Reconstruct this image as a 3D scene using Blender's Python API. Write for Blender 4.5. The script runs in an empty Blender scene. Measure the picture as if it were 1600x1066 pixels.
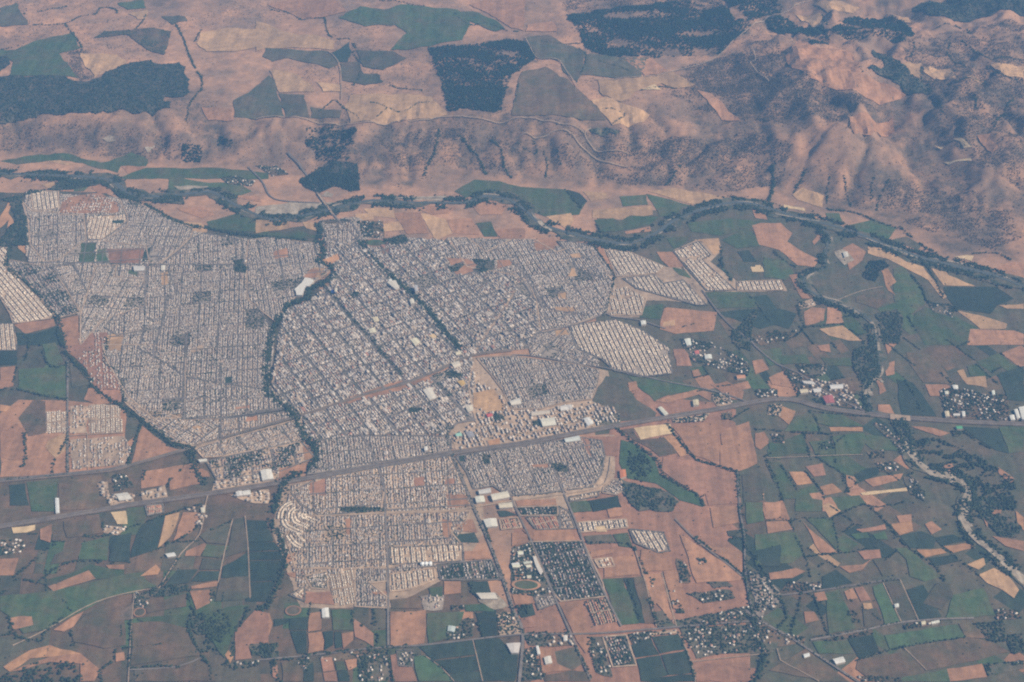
import bpy, math, random
import numpy as np
from mathutils import Vector
from mathutils.geometry import delaunay_2d_cdt
random.seed(7); RNG = np.random.default_rng(7)
C = bpy.context.scene.collection
# ------------------------------------------------------------------ camera
CAMH, DEP, FPX = 4800.0, math.radians(36.5), 2462.0      # height m, depression, focal length in photo pixels
cam = bpy.data.cameras.new('camera'); cam.sensor_width = 36; cam.lens = 36 * FPX / 1600
cam.clip_start = 10; cam.clip_end = 200000
camo = bpy.data.objects.new('camera', cam); C.objects.link(camo)
camo.location = (0, 0, CAMH); camo.rotation_euler = (math.pi / 2 - DEP, 0, 0)
bpy.context.scene.camera = camo
# ------------------------------------------------------------------ sky, sun, exposure
SUN_EL, SUN_AZ = math.radians(42), math.radians(108)      # azimuth from +Y towards +X
w = bpy.data.worlds.new('World'); bpy.context.scene.world = w; w.use_nodes = True
nt = w.node_tree; bg = nt.nodes['Background']
sky = nt.nodes.new('ShaderNodeTexSky'); sky.sky_type = 'NISHITA'; sky.sun_disc = False
sky.sun_elevation = SUN_EL; sky.sun_rotation = SUN_AZ; sky.altitude = 200
nt.links.new(sky.outputs[0], bg.inputs[0]); bg.inputs[1].default_value = 0.06
sl = bpy.data.lights.new('sun', 'SUN'); sl.energy = 4.6; sl.angle = math.radians(0.53); sl.color = (1, 0.87, 0.69)
so = bpy.data.objects.new('sun', sl); C.objects.link(so)
sdir = Vector((math.sin(SUN_AZ) * math.cos(SUN_EL), math.cos(SUN_AZ) * math.cos(SUN_EL), math.sin(SUN_EL)))
so.rotation_euler = sdir.to_track_quat('Z', 'Y').to_euler(); so.location = (3000, -2000, 4000)
sc = bpy.context.scene
sc.view_settings.view_transform = 'Standard'; sc.view_settings.look = 'None'
sc.view_settings.exposure = 0.62; sc.view_settings.gamma = 1.0
sc.cycles.max_bounces = 4; sc.cycles.diffuse_bounces = 2; sc.cycles.volume_bounces = 1
sc.cycles.use_denoising = False; sc.cycles.filter_width = 2.1; sc.cycles.sample_clamp_direct = 5; sc.cycles.sample_clamp_indirect = 3
HAZE_DENSITY, HAZE_COLOR = 3.8e-5, (0.2, 0.465, 0.87)
# ------------------------------------------------------------------ noise and terrain
def hash2(ix, iy, s):
    n = (ix.astype(np.int64) * 374761393 + iy.astype(np.int64) * 668265263 + s * 1442695041) & 0x7fffffff
    n = ((n ^ (n >> 13)) * 1274126177) & 0x7fffffff
    return ((n ^ (n >> 16)) & 0xffff) / 65535.0
def vnoise(x, y, s=0):
    x = np.asarray(x, float); y = np.asarray(y, float)
    ix = np.floor(x); iy = np.floor(y); fx = x - ix; fy = y - iy
    fx = fx * fx * fx * (fx * (fx * 6 - 15) + 10); fy = fy * fy * fy * (fy * (fy * 6 - 15) + 10)
    a = hash2(ix, iy, s); b = hash2(ix + 1, iy, s); c = hash2(ix, iy + 1, s); d = hash2(ix + 1, iy + 1, s)
    return a + (b - a) * fx + (c - a) * fy + (a - b - c + d) * fx * fy
def fbm(x, y, s=0, o=4):
    v = 0; a = .5
    for k in range(o):
        v = v + a * vnoise(x, y, s + k * 17); x = x * 2.03 + 5.2; y = y * 2.03 + 1.3; a *= .5
    return v / (1 - .5 ** o)
SD, CD = math.sin(DEP), math.cos(DEP)
def ray(px, py):
    cx = (np.asarray(px, float) - 800) / FPX; cy = (533 - np.asarray(py, float)) / FPX
    return cx, CD + cy * SD, -SD + cy * CD
def plane(px, py, z=0.0):
    dx, dy, dz = ray(px, py); t = (z - CAMH) / dz
    return dx * t, dy * t
FOOT = [(-200, 240), (0, 246), (200, 258), (330, 268), (430, 275), (560, 300), (640, 302), (700, 288), (760, 286), (880, 298), (1000, 306), (1110, 318), (1180, 300),
        (1240, 318), (1300, 335), (1360, 355), (1400, 372), (1480, 402), (1560, 412), (1800, 430)]
EDGE = [(-200, 176), (0, 182), (300, 186), (420, 190), (560, 197), (700, 187), (830, 200), (900, 205), (1010, 195), (1150, 190), (1300, 185), (1420, 150), (1800, 150)]
_f = np.array([plane(a, b, 0) for a, b in FOOT]); _e = np.array([plane(a, b, 150) for a, b in EDGE])
_rightX = plane(1180, 260, 60)[0]
def sstep(t):
    t = np.clip(t, 0, 1); return t * t * (3 - 2 * t)
def gully(x, y):
    wx = x + 190 * (fbm(x / 420, y / 420, 5, 2) - .5) * 2 + 80 * (fbm(x / 110, y / 110, 6, 3) - .5)
    wy = y + 220 * (fbm(x / 380, y / 380, 8, 2) - .5)
    a = 1 - np.abs(2 * vnoise(wx / 190, wy / 620, 9) - 1); b = 1 - np.abs(2 * vnoise(wx / 88 + 7, wy / 190, 12) - 1)
    return a ** 1.15, b ** 1.1
def height_fn(x, y):
    x = np.asarray(x, float); y = np.asarray(y, float)
    xf = np.interp(y * 0 + x, _f[:, 0], _f[:, 1]); xe = np.interp(x, _e[:, 0], _e[:, 1])
    t = (y - xf) / np.maximum(xe - xf, 200)
    rt = sstep((x - _rightX + 250) / 700)
    g1, g2 = gully(x, y)
    up = sstep(t)
    mid = np.clip(t * 2.2, 0, 1) * (1 - (.8 - .45 * rt) * sstep((t - .8) / .7))
    g4 = 1 - np.abs(2 * vnoise((x + 60 * fbm(x / 90, y / 90, 15, 2)) / 62, y / 90, 14) - 1)
    hz = 165 * up - (52 * g1 + 27 * g2 + 13 * g4) * mid
    pl = sstep((t - .35) / 1.0)
    hz = hz + pl * (60 * (fbm(x / 1500, y / 1500, 31, 2) - .5) + 38 * (fbm(x / 500, y / 700, 32, 3) - .5))
    g3 = 1 - np.abs(2 * fbm(x / 620 + 3, y / 620, 41, 6) - 1)
    hz = hz + rt * sstep(t * 1.3) * (190 * (g3 - .42) * sstep((t + .1) / .8) + 55 * fbm(x / 700, y / 500, 44, 3))
    return np.maximum(hz, 0.0) * (t > -.02) * (y > 6990) 
HAX, HAY = np.arange(-5202, 5203, 18.0), np.arange(6984, 12601, 18.0)
_hx, _hy = np.meshgrid(HAX, HAY); HGRID = height_fn(_hx, _hy)
def height(x, y):
    x = np.asarray(x, float); y = np.asarray(y, float)
    fx = np.clip((x - HAX[0]) / 18.0, 0, len(HAX) - 1.001); fy = np.clip((y - HAY[0]) / 18.0, 0, len(HAY) - 1.001)
    ix = fx.astype(int); iy = fy.astype(int); fx = fx - ix; fy = fy - iy
    return (HGRID[iy, ix] * (1 - fx) + HGRID[iy, ix + 1] * fx) * (1 - fy) + (HGRID[iy + 1, ix] * (1 - fx) + HGRID[iy + 1, ix + 1] * fx) * fy
def at(px, py):
    dx, dy, dz = ray(px, py); z = np.zeros_like(dx * 1.0)
    for k in range(24):
        t = (z - CAMH) / dz; z = z + .45 * (height(dx * t, dy * t) - z)
    t = (z - CAMH) / dz
    return np.stack([dx * t, dy * t], -1)
def to_px(x, y, z=0.0):
    z = z - CAMH; d = y * CD - z * SD; u = y * SD + z * CD
    return 800 + FPX * x / d, 533 - FPX * u / d
TX, TY = {'1': 0, '2': 400, '3': 800, '4': 1180}, {'A': 0, 'B': 260, 'C': 520, 'D': 786}
TILE = {r + c: (TX[c], TY[r], .2625) for r in TY for c in TX}
TILE.update({'F': (0, 0, 1.0), 'P': (380, 520, .175), 'Q': (180, 380, .175), 'R': (180, 520, .175), 'S': (640, 560, .175), 'U': (640, 360, .175),
             'V': (480, 680, .175), 'W': (700, 680, .175), 'X': (440, 340, .175), 'Y': (420, 400, .0875), 'Z': (640, 480, .0875), 'K': (780, 820, .0875)})
def pix(tile, s):
    ox, oy, k = TILE[tile]
    v = [float(a) for a in s.replace(',', ' ').split()]
    return [(ox + k * v[i], oy + k * v[i + 1]) for i in range(0, len(v), 2)]
def rows(txt):
    for ln in txt.strip().splitlines():
        ln = ln.strip()
        if ln: yield [q.strip() for q in ln.split('|')]
LAND = [(130, 140, 'the large dark plantation on the plateau'), (745, 115, 'the square dark plantation'), (930, 70, 'the broken woodland on the plateau'), (1430, 10, 'the forest on the far hills'),
 (1400, 110, 'the diagonal wood in the hills'), (950, 230, 'the looping hill track'), (1280, 240, 'the bare eastern hills'), (330, 60, 'the round pale pasture'), (460, 150, 'the grey orchards above the scarp'),
 (515, 275, 'the dark wood above the bridge'), (505, 315, 'the river bridge'), (700, 316, 'the braided river reach'), (870, 310, 'the green river fields'), (1000, 350, 'the river bend'),
 (1170, 380, 'the round bare field by the river'), (1360, 430, 'the kidney-shaped plantation'), (1400, 470, 'the long green field by the side river'), (1530, 470, 'the dark band of crops'), (1310, 400, 'the pale gravel workings'),
 (70, 320, 'the far terraces by the river wood'), (195, 400, 'the red bare lot'), (482, 455, 'the white shopping mall'), (655, 470, 'the tree-lined boulevard'), (600, 610, 'the bare railway yard'),
 (586, 378, 'the oval running track'), (770, 408, 'the wooded sports park'), (1090, 430, 'the white terraced estate'), (1023, 676, 'the pale yellow field'), (1000, 740, 'the golf course'), (1110, 570, 'the leafy campus'),
 (1292, 627, 'the red-roofed depot'), (1585, 648, 'the white warehouses'), (1400, 656, 'the motorway river bridge'), (130, 660, 'the white gridded estate'), (40, 580, 'the green meadows behind the gridded estate'),
 (418, 745, 'the white square warehouse'), (455, 810, 'the curved terraces'), (680, 862, 'the cream terraces'), (668, 883, 'the three white silos'), (800, 780, 'the pale shopping sheds'), (870, 885, 'the leafy villa quarter'),
 (808, 880, 'the pale school buildings'), (935, 955, 'the red-tiled estate'), (985, 945, 'the striped green field'), (1035, 1030, 'the dark vineyard blocks'), (1195, 910, 'the village at the lane bend'), (1255, 925, 'the crossroads village'),
 (1385, 940, 'the bright green strip'), (1510, 790, 'the gravel river channel'), (1440, 995, 'the long green field by the lane'), (720, 1030, 'the dark orchard blocks'), (605, 1012, 'the southern crossroads'),
 (410, 865, 'the dark ladder of fields'), (218, 945, 'the farmstead'), (200, 850, 'the dark twin fields'), (50, 1020, 'the orange hillock'), (350, 975, 'the wooded gully'), (1210, 750, 'the square orange field'), (1380, 800, 'the yellow strip field')]
def rel(px, py):
    best = min(LAND, key=lambda l: (l[0] - px) ** 2 + (1.6 * (l[1] - py)) ** 2)
    dx, dy = px - best[0], py - best[1]
    if dx * dx + dy * dy < 100: return 'at ' + best[2]
    if abs(dx) > 1.2 * abs(dy): return 'beside ' + best[2]
    return ('beyond ' if dy < 0 else 'on the near side of ') + best[2]
# ------------------------------------------------------------------ materials
MATS = {}
def nodes_new(name):
    m = bpy.data.materials.new(name); m.use_nodes = True; n = m.node_tree
    b = n.nodes['Principled BSDF']; b.inputs['Roughness'].default_value = .9; b.inputs['Specular IOR Level'].default_value = .15
    MATS[name] = m; return m, n, b
def tex(n, scale, detail=4, rough=.55, stretch=None):
    g = n.nodes.new('ShaderNodeNewGeometry'); t = n.nodes.new('ShaderNodeTexNoise')
    t.inputs['Scale'].default_value = scale; t.inputs['Detail'].default_value = detail; t.inputs['Roughness'].default_value = rough
    if stretch:
        mp = n.nodes.new('ShaderNodeMapping'); oi_ = n.nodes.new('ShaderNodeObjectInfo'); mu_ = n.nodes.new('ShaderNodeMath'); mu_.operation = 'MULTIPLY'; mu_.inputs[1].default_value = 3.1416; cx_ = n.nodes.new('ShaderNodeCombineXYZ'); n.links.new(oi_.outputs['Random'], mu_.inputs[0]); n.links.new(mu_.outputs[0], cx_.inputs[2]); n.links.new(cx_.outputs[0], mp.inputs['Rotation']); mp.inputs['Scale'].default_value = (1, stretch[1], 1)
        n.links.new(g.outputs['Position'], mp.inputs['Vector']); n.links.new(mp.outputs[0], t.inputs['Vector'])
    else: n.links.new(g.outputs['Position'], t.inputs['Vector'])
    return t.outputs['Fac']
def ramp(n, fac, stops):
    r = n.nodes.new('ShaderNodeValToRGB'); e = r.color_ramp.elements
    while len(e) < len(stops): e.new(.5)
    for k, (p, c) in enumerate(stops): e[k].position = p; e[k].color = (*c, 1)
    n.links.new(fac, r.inputs[0]); return r.outputs[0]
def mix(n, fac, a, b, mode='MIX'):
    x = n.nodes.new('ShaderNodeMix'); x.data_type = 'RGBA'; x.blend_type = mode
    for v, s in ((fac, x.inputs[0]), (a, x.inputs[6]), (b, x.inputs[7])):
        if hasattr(v, 'links') or hasattr(v, 'is_output'): n.links.new(v, s)
        elif isinstance(v, (int, float)): s.default_value = v
        else: s.default_value = (*v, 1)
    return x.outputs[2]
def rnd_gain(n, lo, hi, island=False):
    o = n.nodes.new('ShaderNodeNewGeometry' if island else 'ShaderNodeObjectInfo'); m = n.nodes.new('ShaderNodeMapRange')
    n.links.new(o.outputs['Random Per Island' if island else 'Random'], m.inputs[0]); m.inputs[3].default_value = lo; m.inputs[4].default_value = hi
    return m.outputs[0]
def gain(n, col, fac):
    v = n.nodes.new('ShaderNodeVectorMath'); v.operation = 'SCALE'; n.links.new(col, v.inputs[0]); n.links.new(fac, v.inputs['Scale']); return v.outputs[0]
def soil(name, a, b, c=None, sc1=1 / 190, sc2=1 / 30, streak=.1, rg=(.85, 1.15), patch=.6):
    m, n, p = nodes_new(name)
    f1 = tex(n, sc1, 5, .6); f2 = tex(n, sc2, 4, .65)
    col = mix(n, ramp(n, f1, [(.36, (0, 0, 0)), (.64, (1, 1, 1))]), a, b)
    if c: col = mix(n, ramp(n, tex(n, sc1 * 1.7, 6, .65), [(patch - .17, (0, 0, 0)), (patch + .13, (1, 1, 1))]), col, c)
    col = mix(n, .55, col, ramp(n, f2, [(.25, (.55, .55, .55)), (.75, (1.45, 1.45, 1.45))]), 'MULTIPLY')
    if streak is not None:
        col = mix(n, .45, col, ramp(n, tex(n, 1 / 42, 3, .65, (streak, .07)), [(.3, (.55, .55, .55)), (.7, (1.45, 1.45, 1.45))]), 'MULTIPLY')
    col = gain(n, col, rnd_gain(n, *rg)); n.links.new(col, p.inputs['Base Color']); return m
FK = {  # field kinds: colour words, material
 'g': ('green crop', soil('crop_green', (.055, .088, .034), (.078, .102, .042), (.115, .092, .05), streak=.5, patch=.6)),
 'd': ('dark green crop', soil('crop_dark', (.032, .047, .028), (.042, .056, .033), (.055, .056, .036), streak=.2, patch=.64)),
 'e': ('bright green crop', soil('crop_bright', (.06, .10, .04), (.072, .112, .046), (.082, .09, .046), streak=.2)),
 'v': ('dull grey-green', soil('crop_dull', (.072, .077, .042), (.094, .087, .05), (.135, .094, .056), streak=.9, patch=.56)),
 'p': ('bare pinkish-brown', soil('earth_pink', (.345, .172, .09), (.40, .20, .104), (.245, .138, .078), patch=.62)),
 'b': ('dull brown', soil('earth_brown', (.15, .092, .052), (.195, .113, .062), (.092, .082, .043), patch=.54)),
 't': ('tan stubble', soil('stubble_tan', (.42, .25, .125), (.49, .29, .14), (.31, .19, .105), patch=.62)),
 'o': ('orange bare soil', soil('earth_orange', (.42, .215, .10), (.47, .24, .11), (.34, .175, .085), patch=.62)),
 'y': ('pale yellow', soil('stubble_pale', (.57, .40, .215), (.62, .435, .235), sc1=1 / 180, rg=(.95, 1.05))),
 'r': ('reddish bare', soil('earth_red', (.30, .148, .085), (.35, .17, .098), (.225, .125, .074), patch=.6)),
 'x': ('pale gravel', soil('gravel_pale', (.34, .27, .19), (.43, .34, .24), (.22, .165, .11), sc1=1 / 70, sc2=1 / 18, patch=.56)),
 'k': ('tan urban', soil('urban_tan', (.40, .275, .178), (.46, .315, .20), (.31, .215, .14), sc1=1 / 120)),
 'u': ('grey urban', soil('urban_grey', (.29, .228, .172), (.345, .268, .20), (.235, .185, .14), sc1=1 / 120)),
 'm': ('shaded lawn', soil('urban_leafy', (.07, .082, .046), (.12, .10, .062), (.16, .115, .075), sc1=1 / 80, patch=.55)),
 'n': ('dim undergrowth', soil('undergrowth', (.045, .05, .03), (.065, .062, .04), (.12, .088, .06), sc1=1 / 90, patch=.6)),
 'q': ('scrubby slope', soil('scrub_ground', (.105, .088, .06), (.15, .112, .075), (.26, .165, .105), sc1=1 / 90, patch=.57)),
 'h': ('riverside green', soil('riverside_green', (.045, .06, .034), (.08, .082, .047), (.17, .125, .08), sc1=1 / 80, patch=.56)),
}
MAT_HILL = soil('hill_grassland', (.405, .212, .115), (.50, .26, .138), (.22, .138, .088), sc1=1 / 420, sc2=1 / 45, patch=.5, streak=None)
_n = MAT_HILL.node_tree; _p = _n.nodes['Principled BSDF']; _v = _n.nodes.new('ShaderNodeVertexColor'); _v.layer_name = 'veg_shade'
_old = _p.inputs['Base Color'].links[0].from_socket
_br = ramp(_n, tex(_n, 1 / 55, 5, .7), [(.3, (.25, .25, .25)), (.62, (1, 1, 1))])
_n.links.new(mix(_n, mix(_n, 1.0, _v.outputs[0], _br, 'MULTIPLY'), _old, (.082, .066, .046)), _p.inputs['Base Color'])  # dark tint for scrub cover and for shade painted into the gullies
MAT_ROAD = soil('asphalt', (.17, .138, .112), (.21, .168, .135), sc1=1 / 60, streak=None)
MAT_STREET = soil('street_asphalt', (.15, .124, .10), (.19, .155, .122), sc1=1 / 60, streak=None)
MAT_DIRT = soil('dirt_road', (.31, .215, .138), (.36, .25, .16), sc1=1 / 60, streak=None)
MAT_VERGE = soil('verge', (.19, .13, .088), (.235, .16, .105), (.13, .105, .066), sc1=1 / 90, streak=None)
MAT_WATER, _n, _p = nodes_new('river_water'); _p.inputs['Base Color'].default_value = (.10, .105, .09, 1); _p.inputs['Roughness'].default_value = .35
MAT_WALL, _n, _p = nodes_new('house_wall')
_p.inputs['Base Color'].default_value = (.42, .34, .265, 1)
MAT_ROOF, _n, _p = nodes_new('house_roof'); _a = _n.nodes.new('ShaderNodeVertexColor'); _a.layer_name = 'col'
_n.links.new(gain(_n, _a.outputs[0], rnd_gain(_n, .8, 1.2, True)), _p.inputs['Base Color']); _p.inputs['Roughness'].default_value = .7
MAT_ROOFO, _n, _p = nodes_new('roof_painted'); _a = _n.nodes.new('ShaderNodeObjectInfo')
_n.links.new(mix(_n, .5, _a.outputs['Color'], ramp(_n, tex(_n, 1 / 9, 4, .6), [(.3, (.7, .7, .7)), (.7, (1.25, 1.25, 1.25))]), 'MULTIPLY'), _p.inputs['Base Color']); _p.inputs['Roughness'].default_value = .6
def leaf(name, a, b, island=True):
    m, n, p = nodes_new(name)
    col = mix(n, tex(n, 1 / 70, 3), a, b); col = gain(n, col, rnd_gain(n, .6, 1.5, island)); n.links.new(col, p.inputs['Base Color'])
    p.inputs['Specular IOR Level'].default_value = .05; return m
MAT_LEAF = leaf('foliage', (.03, .045, .023), (.048, .058, .03))
MAT_PINE = leaf('plantation_foliage', (.02, .033, .02), (.028, .042, .026))
MAT_SCRUB = leaf('scrub_foliage', (.075, .062, .042), (.115, .085, .058))
MAT_TREE = leaf('tree_foliage', (.03, .045, .023), (.048, .058, .03), False)
MAT_BARK, _n, _p = nodes_new('bark'); _p.inputs['Base Color'].default_value = (.12, .085, .06, 1)
# ------------------------------------------------------------------ mesh helpers
def tag(o, label=None, cat=None, group=None, kind=None):
    for k, v in (('label', label), ('category', cat), ('group', group), ('kind', kind)):
        if v: o[k] = v
    return o
def mesh_obj(name, verts, faces, mat, parent=None):
    me = bpy.data.meshes.new(name); me.from_pydata(verts, [], faces)
    for m in (mat if isinstance(mat, (list, tuple)) else [mat]): me.materials.append(m)
    o = bpy.data.objects.new(name, me); C.objects.link(o)
    if parent: o.parent = parent
    return o
def inside(P, poly):
    P = np.asarray(P); x, y = P[:, 0], P[:, 1]; r = np.zeros(len(P), bool); q = np.asarray(poly); j = len(q) - 1
    for i in range(len(q)):
        xi, yi = q[i]; xj, yj = q[j]
        c = ((yi > y) != (yj > y)) & (x < (xj - xi) * (y - yi) / ((yj - yi) if yj != yi else 1e-9) + xi); r ^= c; j = i
    return r
def ragged(poly, step, amp, seed):
    out = []; nr = []; am = []; n = len(poly)
    for i in range(n):
        a, b = np.array(poly[i]), np.array(poly[(i + 1) % n]); L = np.hypot(*(b - a)); k = max(1, int(L / step)); t = np.arange(k)[:, None] / k
        out.append(a + (b - a) * t); nr.append(np.tile(np.array([-(b - a)[1], (b - a)[0]]) / max(L, 1e-6), (k, 1))); am.append((np.arange(k) > 0) * amp)
    out = np.concatenate(out); nr = np.concatenate(nr); am = np.concatenate(am)
    return out + nr * (am * 4 * (fbm(out[:, 0] / 70 + seed, out[:, 1] / 70, 77, 3) - .5))[:, None]
def sheet(name, poly, z, mat, amp=2.0, step=60, seed=0):
    """a ground-hugging sheet with the outline poly (metres)"""
    poly = ragged(poly, step, amp, seed); c = poly.mean(0)
    hilly = height(poly[:, 0], poly[:, 1]).max() > .3
    pts = [Vector(p - c) for p in poly]; nb = len(pts); area = 0
    if hilly:
        lo, hi = poly.min(0), poly.max(0); gx, gy = np.meshgrid(np.arange(lo[0], hi[0], 25), np.arange(lo[1], hi[1], 25))
        g = np.stack([gx.ravel(), gy.ravel()], 1) + RNG.uniform(-4, 4, (gx.size, 2)); g = g[inside(g, poly)]
        pts += [Vector(p - c) for p in g]
    vs, es, fs, *_ = delaunay_2d_cdt(pts, [(i, (i + 1) % nb) for i in range(nb)], [], 1, 1e-4) if hilly else delaunay_2d_cdt(pts, [], [list(range(nb))], 1, 1e-4)
    if hilly:
        fc = np.array([[sum(vs[i].x for i in f) / len(f) + c[0], sum(vs[i].y for i in f) / len(f) + c[1]] for f in fs])
        ins = inside(fc, poly); fs = [f for f, k in zip(fs, ins) if k]
    V = np.array([(v.x + c[0], v.y + c[1]) for v in vs]); H = height(V[:, 0], V[:, 1])
    Z = H + z + np.where(H > .3, 3.0, 0)
    o = mesh_obj(name, [(V[i, 0] - c[0], V[i, 1] - c[1], Z[i]) for i in range(len(V))], [list(f) if (vs[f[1]] - vs[f[0]]).cross(vs[f[2]] - vs[f[0]]) > 0 else list(f)[::-1] for f in fs], mat)
    o.location = (c[0], c[1], 0); return o
def smooth_line(P, step):
    P = np.asarray(P, float); n = len(P); out = []
    for i in range(n - 1):
        p0, p1, p2, p3 = P[max(i - 1, 0)], P[i], P[i + 1], P[min(i + 2, n - 1)]
        k = max(1, int(np.hypot(*(p2 - p1)) / step))
        for j in range(k):
            t = j / k
            out.append(.5 * ((2 * p1) + (-p0 + p2) * t + (2 * p0 - 5 * p1 + 4 * p2 - p3) * t * t + (-p0 + 3 * p1 - 3 * p2 + p3) * t ** 3))
    out.append(P[-1]); return np.array(out)
def strip(name, P, width, z, mat, off=0.0, wob=0.0, step=45, seed=0):
    if height(np.asarray(P)[:, 0], np.asarray(P)[:, 1]).max() > 5: step = 10
    P = smooth_line(P, step); T = np.gradient(P, axis=0); T /= np.maximum(np.hypot(T[:, 0], T[:, 1]), 1e-6)[:, None]; N = np.stack([-T[:, 1], T[:, 0]], 1)
    n = len(P); s = np.arange(n) * step
    wl = width / 2 * (1 + wob * (2 * fbm(s / 130 + seed, s * 0 + 3, 55, 3) - 1) * 2); wr = width / 2 * (1 + wob * (2 * fbm(s / 130 + seed, s * 0 + 9, 56, 3) - 1) * 2)
    A = P + N * (off + np.maximum(wl, .15 * width))[:, None]; B = P + N * (off - np.maximum(wr, .15 * width))[:, None]; V = np.empty((2 * n, 2)); V[0::2] = B; V[1::2] = A
    H = height(V[:, 0], V[:, 1]); Z = H + z + np.where(H > .3, 4.5, 0); c = P.mean(0)
    o = mesh_obj(name, [(V[i, 0] - c[0], V[i, 1] - c[1], Z[i]) for i in range(2 * n)], [(2 * i, 2 * i + 2, 2 * i + 3, 2 * i + 1) for i in range(n - 1)], mat)
    o.location = (c[0], c[1], 0); return o
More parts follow.
